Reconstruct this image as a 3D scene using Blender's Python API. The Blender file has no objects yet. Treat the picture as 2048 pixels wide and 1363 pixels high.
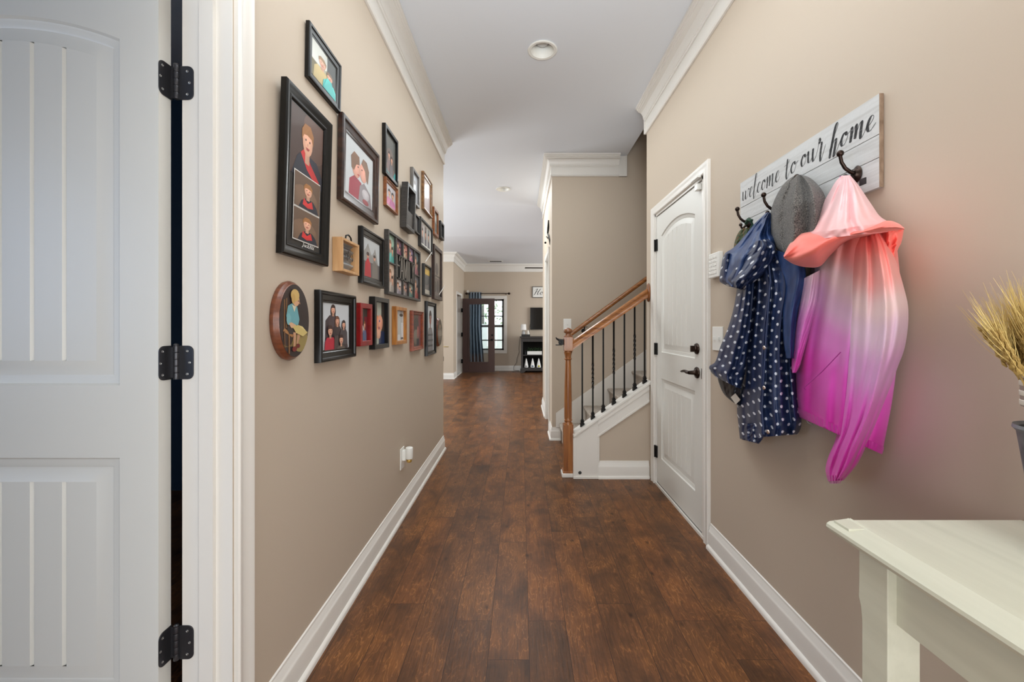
import bpy, bmesh, math, random
from mathutils import Vector, Matrix
random.seed(7)
scn = bpy.context.scene
C = scn.collection
PI = math.pi
# ------------------------------------------------------------------ camera
F, CX, CY, H = 820.0, 1042.0, 651.0, 1.205       # focal in px, vanishing point, eye height
cam = bpy.data.cameras.new('camera'); cam.sensor_width = 36.0; cam.lens = 36.0 * F / 2048
cam.shift_x = -(CX - 1024) / 2048; cam.shift_y = -(681.5 - CY) / 2048
cam.clip_start = 0.02
co = bpy.data.objects.new('camera', cam); C.objects.link(co)
co.location = (0, 0, H); co.rotation_euler = (PI/2, 0, 0); scn.camera = co
# ------------------------------------------------------------------ view, world, light
scn.view_settings.view_transform = 'Standard'; scn.view_settings.look = 'None'
scn.view_settings.gamma = 1.0; scn.view_settings.use_curve_mapping = False
scn.view_settings.exposure = 0.58
w = bpy.data.worlds.new('world'); scn.world = w; w.use_nodes = True
bg = w.node_tree.nodes['Background']; bg.inputs[0].default_value = (0.86, 0.93, 1.0, 1); bg.inputs[1].default_value = 2.4
def area(name, loc, rot, sx, sy, power, col=(1, 1, 1)):
    l = bpy.data.lights.new(name, 'AREA'); l.shape = 'RECTANGLE'; l.size = sx; l.size_y = sy
    l.energy = power; l.color = col
    o = bpy.data.objects.new(name, l); C.objects.link(o); o.location = loc; o.rotation_euler = rot
    return o
area('entry_fill', (0.0, -2.05, 1.2), (PI/2, 0, 0), 1.7, 2.2, 20, (0.92, 0.97, 1.0))  # added fill lamp behind the camera, with no glazing modelled there
area('side_fill', (0.98, -0.6, .95), (PI/2, 0, .95), 0.9, 1.5, 25, (0.93, 0.97, 1.0))  # fill lamp added to lift the left wall, not a window
area('side_fill', (-0.72, -1.2, .95), (PI/2, 0, -.75), 0.9, 1.5, 19, (0.93, 0.97, 1.0))  # matching added fill, angled at the right wall
area('dining_window_light', (-3.9, 6.3, 1.5), (PI/2 + .1, 0, -PI/2), 2.6, 1.7, 95, (0.93, 0.98, 1.0))
area('living_window_light', (4.3, 8.6, 1.5), (PI/2 + .1, 0, PI/2), 2.6, 1.7, 105, (0.93, 0.98, 1.0))
fl = area('ceiling_fill', (0.13, -0.5, 1.45), (PI - .85, 0, 0), 0.5, 0.5, 8, (0.88, 0.95, 1.0)); fl.data.spread = math.radians(75)  # made-up lamp aimed upward to brighten the hall ceiling
area('hall_fill', (0.14, 2.0, 2.94), (0, 0, 0), 1.0, 3.4, 21, (0.92, 0.98, 1.0))  # long fill added under the ceiling to even out the walls
area('foyer_fill_down', (-0.235, 5.35, 2.955), (0, 0, 0), 0.5, 0.5, 14, (0.92, 0.98, 1.0))  # added downward fill; the recessed light above it is unlit
area('foyer_fill_up', (-2.2, 5.2, 1.2), (PI, 0, 0), 1.2, 1.2, 10, (0.90, 0.97, 1.0))  # unseen upward fill added to brighten the ceiling past the stairs
area('bedroom_blue_fill', (-3.2, -0.8, 1.6), (PI/2, 0, -PI/2), 1.0, 1.2, 12, (0.45, 0.65, 1.0))  # blue lamp added to brighten the gap beside the open door
# ------------------------------------------------------------------ helpers
def lin(c):
    r = []
    for v in c[:3]:
        v /= 255.0
        r.append(v/12.92 if v <= 0.04045 else ((v+0.055)/1.055)**2.4)
    return (r[0], r[1], r[2], 1.0)
def PX(px, py, X):
    Y = F * X / (px - CX); return Vector((X, Y, H + (CY - py) * Y / F))
def PY(px, py, Y):
    return Vector(((px - CX) * Y / F, Y, H + (CY - py) * Y / F))
def N(nt, t, **k):
    n = nt.nodes.new(t)
    for a, v in k.items():
        if a.startswith('i_'):
            n.inputs[a[2:].replace('_', ' ')].default_value = v
        else: setattr(n, a, v)
    return n
def mat(name, col, rough=0.5, metal=0.0, coat=0.0, bump=None, vary=None, spec=0.5, sheen=0.0, trans=0.0, emit=None):
    m = bpy.data.materials.new(name); m.use_nodes = True; nt = m.node_tree; L = nt.links
    b = nt.nodes['Principled BSDF']
    b.inputs['Base Color'].default_value = lin(col); b.inputs['Roughness'].default_value = rough
    b.inputs['Metallic'].default_value = metal; b.inputs['Coat Weight'].default_value = coat
    b.inputs['Coat Roughness'].default_value = 0.08
    b.inputs['Specular IOR Level'].default_value = spec; b.inputs['Sheen Weight'].default_value = sheen
    b.inputs['Transmission Weight'].default_value = trans
    if emit: b.inputs['Emission Color'].default_value = lin(emit[0]); b.inputs['Emission Strength'].default_value = emit[1]
    if bump or vary:
        tc = N(nt, 'ShaderNodeTexCoord')
    if vary:  # (scale xyz, col2, detail, lo, hi)
        mp = N(nt, 'ShaderNodeMapping'); mp.inputs['Scale'].default_value = vary[0]
        L.new(tc.outputs['Object'], mp.inputs[0])
        nz = N(nt, 'ShaderNodeTexNoise'); nz.inputs['Scale'].default_value = 1.0; nz.inputs['Detail'].default_value = vary[2]
        L.new(mp.outputs[0], nz.inputs['Vector'])
        cr = N(nt, 'ShaderNodeValToRGB'); e = cr.color_ramp.elements
        e[0].position = vary[3]; e[1].position = vary[4]; e[0].color = lin(vary[1]); e[1].color = lin(col)
        L.new(nz.outputs[0], cr.inputs[0]); L.new(cr.outputs[0], b.inputs['Base Color'])
    if bump:  # (scale, strength, distance)
        nz = N(nt, 'ShaderNodeTexNoise'); nz.inputs['Scale'].default_value = bump[0]; nz.inputs['Detail'].default_value = 3
        L.new(tc.outputs['Object'], nz.inputs['Vector'])
        bp = N(nt, 'ShaderNodeBump'); bp.inputs['Strength'].default_value = bump[1]; bp.inputs['Distance'].default_value = bump[2]
        L.new(nz.outputs[0], bp.inputs['Height']); L.new(bp.outputs[0], b.inputs['Normal'])
    return m
def mat_attr(name, rough=0.5, coat=0.0, sheen=0.0, bump=None):
    m = mat(name, (200, 200, 200), rough, 0, coat, bump=bump, sheen=sheen); nt = m.node_tree
    a = N(nt, 'ShaderNodeAttribute', attribute_name='dye')
    nt.links.new(a.outputs['Color'], nt.nodes['Principled BSDF'].inputs['Base Color'])
    return m
M = {}
M['wall'] = mat('wall_paint', (195, 180, 162), 0.62, bump=(180, 0.06, 0.002), spec=0.4)
M['white'] = mat('trim_white', (229, 225, 218), 0.34, spec=0.5)
M['doorw'] = mat('door_white', (222, 221, 215), 0.38, spec=0.5)
M['ceil'] = mat('ceiling_white', (223, 226, 231), 0.7, bump=(120, 0.08, 0.002))
M['navywall'] = mat('navy_wall', (38, 66, 92), 0.6)
M['black'] = mat('black_frame', (13, 12, 12), 0.3, vary=((30, 30, 30), (8, 8, 8), 3, .3, .7), spec=.35)
M['blackflat'] = mat('black_satin', (34, 33, 32), 0.5)
M['charcoal'] = mat('charcoal_wood', (48, 45, 43), 0.45, vary=((30, 4, 220), (68, 64, 60), 5, .30, .62), bump=(90, .4, .003))
M['iron'] = mat('black_iron', (22, 21, 20), 0.35, 0.6)
M['bronze'] = mat('dark_bronze', (56, 44, 38), 0.3, 0.85)
M['hinge'] = mat('hinge_black', (74, 74, 78), 0.34, 0.7)
M['screw'] = mat('screw_steel', (170, 170, 168), 0.3, 0.9)
M['oak'] = mat('honey_oak', (172, 110, 54), 0.33, coat=.3, vary=((60, 60, 4), (124, 70, 30), 6, .35, .68))
M['oakx'] = mat('honey_oak_rail', (180, 118, 62), 0.33, coat=.3, vary=((5, 60, 60), (130, 76, 34), 6, .35, .68))
M['oakdk'] = mat('turned_oak', (150, 96, 58), 0.33, coat=.3, vary=((60, 60, 8), (112, 68, 38), 6, .35, .68))
M['brownf'] = mat('brown_frame', (66, 40, 30), 0.35, vary=((20, 20, 60), (34, 22, 18), 4, .3, .7))
M['dkbrownf'] = mat('dark_brown_frame', (62, 40, 32), 0.4, vary=((20, 8, 60), (40, 27, 23), 4, .3, .7))
M['redwood'] = mat('red_brown_frame', (150, 70, 40), 0.4, vary=((20, 20, 60), (105, 48, 30), 4, .3, .7))
M['chest'] = mat('chestnut_frame', (152, 92, 50), 0.38, vary=((30, 30, 50), (104, 56, 28), 4, .3, .7))
M['oakf'] = mat('oak_frame', (196, 132, 58), 0.38, vary=((60, 60, 8), (146, 88, 34), 5, .3, .7))
M['goldf'] = mat('gold_frame', (150, 108, 62), 0.35, vary=((30, 30, 60), (96, 62, 32), 4, .3, .7))
M['redf'] = mat('red_frame', (150, 22, 24), 0.35, vary=((20, 20, 30), (110, 12, 14), 3, .3, .7))
M['greyf'] = mat('grey_frame', (112, 108, 104), 0.45, vary=((60, 60, 8), (84, 80, 77), 4, .3, .7))
M['letterg'] = mat('letter_grey', (134, 126, 116), 0.5)
M['backing'] = mat('black_backing', (12, 11, 11), 0.7)
M['pine'] = mat('light_pine', (214, 172, 124), 0.5, vary=((50, 50, 5), (184, 136, 88), 5, .3, .7))
M['plaque'] = mat('plaque_walnut', (126, 72, 46), 0.33, coat=.3, vary=((20, 20, 70), (88, 46, 30), 4, .3, .7))
M['tin'] = mat('galvanised_tin', (178, 182, 184), 0.42, 0.5, vary=((14, 14, 14), (140, 146, 150), 4, .3, .7))
M['bucket'] = mat('weathered_zinc', (140, 144, 150), 0.5, 0.4, vary=((30, 30, 30), (104, 108, 114), 5, .35, .65))
M['matw'] = mat('white_mat', (232, 230, 224), 0.7)
M['matb'] = mat('black_mat', (20, 19, 20), 0.5, coat=.6)
M['print'] = mat_attr('photo_print', 0.5, coat=0.12)
M['paint'] = mat_attr('plaque_print', 0.45, coat=0.5)
M['glass'] = mat('clear_glass', (240, 245, 245), 0.02, trans=1.0)
M['plastic'] = mat('white_plastic', (235, 234, 228), 0.35)
M['gold'] = mat('amber_bulb', (196, 160, 84), 0.25, 0.5)
M['brass'] = mat('pale_brass', (214, 196, 150), 0.3, 0.7)
M['carpet'] = mat('stair_carpet', (186, 172, 156), 0.95, vary=((70, 70, 70), (146, 132, 118), 4, .35, .65), bump=(300, .8, .004), sheen=.3)
M['rubber'] = mat('dark_vent', (62, 62, 58), 0.6)
M['signw'] = mat('whitewashed_plank', (206, 207, 206), 0.65, vary=((60, 5, 90), (190, 190, 188), 6, .3, .55), bump=(90, .35, .003))
M['signedge'] = mat('raw_plank_edge', (158, 134, 112), 0.7, vary=((60, 60, 30), (116, 92, 72), 5, .3, .7))
M['ink'] = mat('black_ink', (34, 34, 36), 0.7, vary=((200, 30, 260), (96, 96, 98), 4, .32, .42))
M['inkf'] = mat('flat_black_ink', (26, 26, 28), 0.7)
M['inkw'] = mat('white_ink', (236, 234, 230), 0.7)
M['table'] = mat('cream_chalk_paint', (212, 211, 192), 0.55, vary=((30, 3, 30), (203, 202, 183), 4, .3, .6), bump=(50, .08, .002))
M['wool'] = mat('grey_wool', (128, 124, 118), 0.95, vary=((240, 240, 240), (48, 46, 45), 5, .36, .64), sheen=.15, bump=(420, .8, .003))
M['pinkcloth'] = mat_attr('ombre_nylon', 0.5, sheen=.1, bump=(9, .22, .012))
M['seam'] = mat('magenta_seam', (176, 60, 150), 0.6)
M['hemwhite'] = mat('pink_cuff_lining', (226, 170, 205), 0.7)
M['navycloth'] = mat('navy_nylon', (38, 54, 92), 0.42, bump=(10, .3, .012), vary=((14, 14, 14), (26, 40, 74), 3, .3, .7))
M['bluecloth'] = mat('blue_lining', (46, 74, 124), 0.42, bump=(11, .3, .012), vary=((20, 20, 20), (30, 52, 96), 3, .3, .7))
M['blackcloth'] = mat('black_lining', (20, 24, 34), 0.4, bump=(16, .4, .01))
M['camo'] = mat('camouflage_cloth', (54, 74, 44), 0.8, vary=((60, 60, 60), (112, 84, 52), 1, .42, .5))
M['strap'] = mat('dark_green_strap', (26, 60, 42), 0.8)
M['label'] = mat('white_label', (222, 216, 206), 0.7)
M['snap'] = mat('silver_snap', (205, 190, 180), 0.25, 0.9)
M['wheat'] = mat('dry_wheat', (196, 164, 96), 0.7, vary=((60, 60, 30), (150, 120, 62), 3, .3, .7))
M['awn'] = mat('wheat_awn', (222, 196, 126), 0.7)
M['ribbon'] = mat('grey_ribbon', (158, 142, 134), 0.8)
M['ribbonw'] = mat('white_ribbon', (224, 218, 208), 0.8)
M['twine'] = mat('white_twine', (228, 222, 208), 0.9, bump=(160, .8, .004))
M['espresso'] = mat('espresso_door', (74, 52, 46), 0.4)
M['console'] = mat('charcoal_console', (58, 54, 52), 0.45, vary=((60, 8, 8), (44, 41, 40), 4, .3, .7))
M['tv'] = mat('tv_screen', (6, 6, 7), 0.12)
M['bulbglass'] = mat('frosted_bulb', (206, 206, 206), 0.3)
M['shade'] = mat('white_lamp_shade', (236, 234, 230), 0.8)
M['ceramic'] = mat('grey_ceramic', (176, 174, 172), 0.3)
M['leaf'] = mat('green_leaf', (62, 96, 50), 0.6, vary=((30, 30, 30), (36, 62, 32), 3, .3, .7))
M['treeleaf'] = mat('tree_leaf', (150, 170, 130), 0.7)
M['curtain'] = mat('slate_blue_curtain', (132, 146, 160), 0.8)
M['sheer'] = mat('grey_curtain', (112, 122, 134), 0.8)
M['fanb'] = mat('fan_blade', (82, 78, 76), 0.5)
M['vinyl'] = mat('white_vinyl_fence', (242, 244, 246), 0.5)
M['lawn'] = mat('lawn_green', (92, 112, 66), 0.9)
M['bark'] = mat('tree_bark', (112, 104, 94), 0.9)
M['yellow'] = mat('yellow_ball', (198, 190, 60), 0.5)
M['bluegrey'] = mat('blue_grey_ball', (126, 140, 156), 0.5)
M['dark'] = mat('dark_void', (22, 20, 19), 0.8)
# polka dots
def dots_mat():
    m = bpy.data.materials['navy_nylon'].copy(); m.name = 'polka_dot_nylon'; nt = m.node_tree; L = nt.links
    b = nt.nodes['Principled BSDF']
    old = b.inputs['Base Color'].links[0].from_socket
    uv = N(nt, 'ShaderNodeUVMap'); uv.uv_map = 'UVMap'
    sep = N(nt, 'ShaderNodeSeparateXYZ'); L.new(uv.outputs[0], sep.inputs[0])
    def mth(op, a, bb=None):
        n = N(nt, 'ShaderNodeMath', operation=op)
        for i, s in enumerate((a, bb)):
            if s is None: continue
            if isinstance(s, (int, float)): n.inputs[i].default_value = s
            else: L.new(s, n.inputs[i])
        return n.outputs[0]
    pu, pv = 0.044, 0.044
    res = None
    for off in (0.0, 0.5):
        a = mth('SUBTRACT', mth('FRACT', mth('ADD', mth('DIVIDE', sep.outputs[0], pu), off)), .5)
        c = mth('SUBTRACT', mth('FRACT', mth('ADD', mth('DIVIDE', sep.outputs[1], pv), off)), .5)
        d = mth('SQRT', mth('ADD', mth('MULTIPLY', mth('MULTIPLY', a, pu), mth('MULTIPLY', a, pu)), mth('MULTIPLY', mth('MULTIPLY', c, pv), mth('MULTIPLY', c, pv))))
        k = mth('LESS_THAN', d, 0.0053)
        res = k if res is None else mth('MAXIMUM', res, k)
    mx = N(nt, 'ShaderNodeMix', data_type='RGBA'); L.new(res, mx.inputs[0]); L.new(old, mx.inputs[6]); mx.inputs[7].default_value = lin((222, 226, 236))
    L.new(mx.outputs[2], b.inputs['Base Color'])
    return m
M['dots'] = dots_mat()
# floor
def floor_mat():
    m = bpy.data.materials.new('hardwood_planks'); m.use_nodes = True; nt = m.node_tree; L = nt.links
    b = nt.nodes['Principled BSDF']; b.inputs['Roughness'].default_value = 0.36; b.inputs['Specular IOR Level'].default_value = .25
    tc = N(nt, 'ShaderNodeTexCoord')
    mp = N(nt, 'ShaderNodeMapping'); mp.inputs['Rotation'].default_value = (0, 0, PI/2); mp.inputs['Location'].default_value = (0.3, 0.07, 0)
    L.new(tc.outputs['Object'], mp.inputs[0])
    br = N(nt, 'ShaderNodeTexBrick', offset=0.37, offset_frequency=2, squash=0.7, squash_frequency=3)
    for k, v in (('Color1', (0, 0, 0, 1)), ('Color2', (1, 1, 1, 1)), ('Mortar', (.5, .5, .5, 1)), ('Scale', 1.0), ('Mortar Size', .0011), ('Mortar Smooth', .1), ('Bias', 0.0), ('Brick Width', 1.15), ('Row Height', .150)):
        br.inputs[k].default_value = v
    L.new(mp.outputs[0], br.inputs[0])
    # per plank offset fed into the grain
    mg = N(nt, 'ShaderNodeMapping'); mg.inputs['Scale'].default_value = (34, 2.4, 1); L.new(tc.outputs['Object'], mg.inputs[0])
    add = N(nt, 'ShaderNodeVectorMath', operation='MULTIPLY_ADD'); L.new(br.outputs['Color'], add.inputs[0]); add.inputs[1].default_value = (37, 19, 53); L.new(mg.outputs[0], add.inputs[2])
    g = N(nt, 'ShaderNodeTexNoise'); g.inputs['Scale'].default_value = 3.0; g.inputs['Detail'].default_value = 8; g.inputs['Roughness'].default_value = .65; L.new(add.outputs[0], g.inputs['Vector'])
    mb = N(nt, 'ShaderNodeMapping'); mb.inputs['Scale'].default_value = (5, 3.2, 1); L.new(tc.outputs['Object'], mb.inputs[0])
    ad2 = N(nt, 'ShaderNodeVectorMath', operation='MULTIPLY_ADD'); L.new(br.outputs['Color'], ad2.inputs[0]); ad2.inputs[1].default_value = (11, 7, 5); L.new(mb.outputs[0], ad2.inputs[2])
    bl = N(nt, 'ShaderNodeTexNoise'); bl.inputs['Scale'].default_value = 1.3; bl.inputs['Detail'].default_value = 9; bl.inputs['Roughness'].default_value = .62; bl.inputs['Distortion'].default_value = .5; L.new(ad2.outputs[0], bl.inputs['Vector'])
    r1 = N(nt, 'ShaderNodeValToRGB'); e = r1.color_ramp.elements
    e[0].position = .28; e[0].color = lin((76, 53, 38)); e[1].position = .76; e[1].color = lin((136, 90, 50))
    n = r1.color_ramp.elements.new(.5); n.color = lin((108, 72, 46))
    L.new(bl.outputs[0], r1.inputs[0])
    r2 = N(nt, 'ShaderNodeValToRGB'); e = r2.color_ramp.elements
    e[0].position = .32; e[0].color = (.66, .65, .63, 1); e[1].position = .7; e[1].color = (1.28, 1.22, 1.14, 1); L.new(g.outputs[0], r2.inputs[0])
    m1 = N(nt, 'ShaderNodeMix', data_type='RGBA', blend_type='MULTIPLY'); m1.inputs[0].default_value = 1; L.new(r1.outputs[0], m1.inputs[6]); L.new(r2.outputs[0], m1.inputs[7])
    # plank tone
    r3 = N(nt, 'ShaderNodeValToRGB'); e = r3.color_ramp.elements
    e[0].position = 0; e[0].color = (.80, .80, .82, 1); e[1].position = 1; e[1].color = (1.12, 1.02, .93, 1)
    n = r3.color_ramp.elements.new(.5); n.color = (.98, .97, .97, 1)
    L.new(br.outputs['Color'], r3.inputs[0])
    m2 = N(nt, 'ShaderNodeMix', data_type='RGBA', blend_type='MULTIPLY'); m2.inputs[0].default_value = 1; L.new(m1.outputs[2], m2.inputs[6]); L.new(r3.outputs[0], m2.inputs[7])
    # pale grain contour lines
    mc = N(nt, 'ShaderNodeMapping'); mc.inputs['Scale'].default_value = (9, 2.2, 1); L.new(tc.outputs['Object'], mc.inputs[0])
    ad3 = N(nt, 'ShaderNodeVectorMath', operation='MULTIPLY_ADD'); L.new(br.outputs['Color'], ad3.inputs[0]); ad3.inputs[1].default_value = (23, 29, 5); L.new(mc.outputs[0], ad3.inputs[2])
    cn = N(nt, 'ShaderNodeTexNoise'); cn.inputs['Scale'].default_value = 1.0; cn.inputs['Detail'].default_value = 5; L.new(ad3.outputs[0], cn.inputs['Vector'])
    s = N(nt, 'ShaderNodeMath', operation='MULTIPLY'); L.new(cn.outputs[0], s.inputs[0]); s.inputs[1].default_value = 22
    fr = N(nt, 'ShaderNodeMath', operation='PINGPONG'); L.new(s.outputs[0], fr.inputs[0]); fr.inputs[1].default_value = .5
    r4 = N(nt, 'ShaderNodeValToRGB'); e = r4.color_ramp.elements
    e[0].position = 0.0; e[0].color = (1, 1, 1, 1); e[1].position = .13; e[1].color = (0, 0, 0, 1); L.new(fr.outputs[0], r4.inputs[0])
    mk = N(nt, 'ShaderNodeMath', operation='MULTIPLY'); L.new(r4.outputs[0], mk.inputs[0])
    msk = N(nt, 'ShaderNodeValToRGB'); e = msk.color_ramp.elements; e[0].position = .42; e[1].position = .60; e[0].color = (.04, .04, .04, 1); e[1].color = (.62, .62, .62, 1)
    L.new(bl.outputs[0], msk.inputs[0]); L.new(msk.outputs[0], mk.inputs[1])
    m3 = N(nt, 'ShaderNodeMix', data_type='RGBA'); L.new(mk.outputs[0], m3.inputs[0]); L.new(m2.outputs[2], m3.inputs[6]); m3.inputs[7].default_value = lin((176, 118, 70))
    # knots
    vo = N(nt, 'ShaderNodeTexVoronoi'); vo.inputs['Scale'].default_value = 7.5
    mv = N(nt, 'ShaderNodeMapping'); mv.inputs['Scale'].default_value = (1.3, .75, 1); L.new(tc.outputs['Object'], mv.inputs[0]); L.new(mv.outputs[0], vo.inputs['Vector'])
    r5 = N(nt, 'ShaderNodeValToRGB'); e = r5.color_ramp.elements; e[0].position = .03; e[1].position = .13; e[0].color = (.75, .75, .75, 1); e[1].color = (0, 0, 0, 1)
    L.new(vo.outputs['Distance'], r5.inputs[0])
    m4 = N(nt, 'ShaderNodeMix', data_type='RGBA'); L.new(r5.outputs[0], m4.inputs[0]); L.new(m3.outputs[2], m4.inputs[6]); m4.inputs[7].default_value = lin((38, 24, 18))
    m5 = N(nt, 'ShaderNodeMix', data_type='RGBA'); L.new(br.outputs['Fac'], m5.inputs[0]); L.new(m4.outputs[2], m5.inputs[6]); m5.inputs[7].default_value = lin((52, 32, 22))
    L.new(m5.outputs[2], b.inputs['Base Color'])
    bp = N(nt, 'ShaderNodeBump'); bp.inputs['Strength'].default_value = .25; bp.inputs['Distance'].default_value = .004
    hh = N(nt, 'ShaderNodeMath', operation='MULTIPLY_ADD'); L.new(br.outputs['Fac'], hh.inputs[0]); hh.inputs[1].default_value = -1.0; L.new(g.outputs[0], hh.inputs[2])
    L.new(hh.outputs[0], bp.inputs['Height']); L.new(bp.outputs[0], b.inputs['Normal'])
    rr = N(nt, 'ShaderNodeMapRange'); rr.inputs['To Min'].default_value = .26; rr.inputs['To Max'].default_value = .46; L.new(g.outputs[0], rr.inputs[0]); L.new(rr.outputs[0], b.inputs['Roughness'])
    return m
M['floor'] = floor_mat()

class MB:
    def __init__(s): s.v = []; s.f = []; s.c = []; s.col = None; s.uv = []; s.mi = []; s.m = 0
    def add(s, vs, fs, uv=None, cols=None):
        o = len(s.v); s.v += [tuple(p) for p in vs]
        s.c += (cols if cols else [s.col or (1, 1, 1, 1)] * len(vs))
        s.uv += (uv if uv else [(0, 0)] * len(vs))
        for f in fs: s.f.append(tuple(i + o for i in f)); s.mi.append(s.m)
        return s
    def box(s, x0, x1, y0, y1, z0, z1):
        vs = [(x, y, z) for x in (x0, x1) for y in (y0, y1) for z in (z0, z1)]
        return s.add(vs, [(0, 1, 3, 2), (4, 6, 7, 5), (0, 4, 5, 1), (2, 3, 7, 6), (0, 2, 6, 4), (1, 5, 7, 3)])
    def quad(s, a, b, c, d): return s.add([a, b, c, d], [(0, 1, 2, 3)])
    def prism(s, pts, off):       # polygon of 3d points extruded by vector off
        n = len(pts); off = Vector(off)
        vs = [Vector(p) for p in pts]; vs = vs + [p + off for p in vs]
        fs = [tuple(range(n)), tuple(range(2*n-1, n-1, -1))] + [(i, (i+1) % n, n + (i+1) % n, n + i) for i in range(n)]
        return s.add(vs, fs)
    def tube(s, pts, r, n=10, sq=False, twist=None):
        pts = [Vector(p) for p in pts]; k = len(pts)
        rs = r if isinstance(r, (list, tuple)) else [r] * k
        vs = []; up = None
        for i, p in enumerate(pts):
            t = (pts[min(i+1, k-1)] - pts[max(i-1, 0)]).normalized()
            if up is None: up = Vector((0, 0, 1)) if abs(t.z) < .9 else Vector((1, 0, 0))
            a = t.cross(up)
            if a.length < 1e-5: a = t.cross(Vector((0, 1, 0)))
            a.normalize(); b = t.cross(a).normalized(); up = -b if False else up
            tw = (twist[i] if twist else 0) + (PI/4 if n == 4 else 0)
            for j in range(n):
                an = 2*PI*j/n + tw; vs.append(p + (a*math.cos(an) + b*math.sin(an))*rs[i])
        fs = [(i*n+j, i*n+(j+1) % n, (i+1)*n+(j+1) % n, (i+1)*n+j) for i in range(k-1) for j in range(n)]
        fs += [tuple(range(n-1, -1, -1)), tuple((k-1)*n+j for j in range(n))]
        return s.add(vs, fs)
    def lathe(s, c, prof, n=28, axis='z', sx=1, sy=1):
        vs = []; c = Vector(c)
        for r, h in prof:
            for j in range(n):
                a = 2*PI*j/n; u, v = r*math.cos(a)*sx, r*math.sin(a)*sy
                vs.append(c + Vector({'z': (u, v, h), 'x': (h, u, v), 'y': (u, h, v)}[axis]))
        k = len(prof)
        fs = [(i*n+j, i*n+(j+1) % n, (i+1)*n+(j+1) % n, (i+1)*n+j) for i in range(k-1) for j in range(n)]
        fs += [tuple(range(n)), tuple((k-1)*n+j for j in range(n))]
        return s.add(vs, fs)
    def sphere(s, c, r, n=14, k=9, sc=(1, 1, 1)):
        c = Vector(c); vs = []; 
        for i in range(1, k):
            t = PI*i/k
            for j in range(n):
                a = 2*PI*j/n; vs.append(c + Vector((r*sc[0]*math.sin(t)*math.cos(a), r*sc[1]*math.sin(t)*math.sin(a), r*sc[2]*math.cos(t))))
        fs = [(i*n+j, i*n+(j+1) % n, (i+1)*n+(j+1) % n, (i+1)*n+j) for i in range(k-2) for j in range(n)]
        vs += [c + Vector((0, 0, r*sc[2])), c - Vector((0, 0, r*sc[2]))]; T = (k-1)*n
        fs += [(T, (j+1) % n, j) for j in range(n)] + [(T+1, (k-2)*n+j, (k-2)*n+(j+1) % n) for j in range(n)]
        return s.add(vs, fs)
    def sweep(s, path, prof, fn, closed=False, caps=True):
        # path: 2d points; prof: (o = offset to the path's left, d = third axis); fn(a,b,d)->xyz
        n = len(path); P = [Vector(p) for p in path]; k = len(prof); vs = []
        for i in range(n):
            d0 = (P[i] - P[i-1]).normalized() if (i > 0 or closed) else None
            d1 = (P[(i+1) % n] - P[i]).normalized() if (i < n-1 or closed) else None
            if d0 is None: d0 = d1
            if d1 is None: d1 = d0
            n0 = Vector((-d0.y, d0.x)); n1 = Vector((-d1.y, d1.x)); m = (n0 + n1)
            m = m / max(1e-6, m.dot(n0)) if m.length > 1e-6 else n0
            for o, d in prof: q = P[i] + m*o; vs.append(fn(q.x, q.y, d))
        fs = []
        for i in range(n if closed else n-1):
            a, b = i*k, ((i+1) % n)*k
            fs += [(a+j, a+(j+1) % k, b+(j+1) % k, b+j) for j in range(k)]
        if caps and not closed: fs += [tuple(range(k)), tuple((n-1)*k+j for j in range(k-1, -1, -1))]
        return s.add(vs, fs)
    def build(s, name, m, parent=None, smooth=None, bevel=0, base=None, fixn=True):
        me = bpy.data.meshes.new(name)
        o = bpy.data.objects.new(name, me)
        if parent is not None: org = WL[parent.name]; o.parent = parent; rel = Vector(org)
        else:
            if base is None:
                xs = [v[0] for v in s.v]; ys = [v[1] for v in s.v]; zs = [v[2] for v in s.v]
                base = ((min(xs)+max(xs))/2, (min(ys)+max(ys))/2, min(zs))
            rel = Vector(base); o.location = rel
        me.from_pydata([tuple(Vector(v) - rel) for v in s.v], [], s.f)
        ms = m if isinstance(m, (list, tuple)) else [m]
        for x in ms: me.materials.append(M[x] if isinstance(x, str) else x)
        me.polygons.foreach_set('material_index', s.mi)
        ca = me.color_attributes.new('dye', 'FLOAT_COLOR', 'POINT')
        ca.data.foreach_set('color', [x for c in s.c for x in c])
        if any(u != (0, 0) for u in s.uv):
            ul = me.uv_layers.new(name='UVMap')
            for lp in me.loops: ul.data[lp.index].uv = s.uv[lp.vertex_index]
        if fixn:
            b = bmesh.new(); b.from_mesh(me); bmesh.ops.recalc_face_normals(b, faces=b.faces); b.to_mesh(me); b.free()
        if smooth is not None:
            me.shade_smooth(); me.set_sharp_from_angle(angle=math.radians(smooth))
        if bevel:
            md = o.modifiers.new('b', 'BEVEL'); md.width = bevel; md.segments = 2; md.limit_method = 'ANGLE'
        C.objects.link(o); WL[o.name] = tuple(rel) if parent is not None or True else None
        return o
WL = {}
def tag(o, label=None, cat=None, group=None, kind=None):
    if label: o['label'] = label
    if cat: o['category'] = cat
    if group: o['group'] = group
    if kind: o['kind'] = kind
    return o
def thing(name, loc, label, cat, group=None):
    o = bpy.data.objects.new(name, None); C.objects.link(o); o.location = loc; o.empty_display_size = .05
    WL[o.name] = tuple(loc); return tag(o, label, cat, group)
def struct(o): o['kind'] = 'structure'; return o

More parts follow.
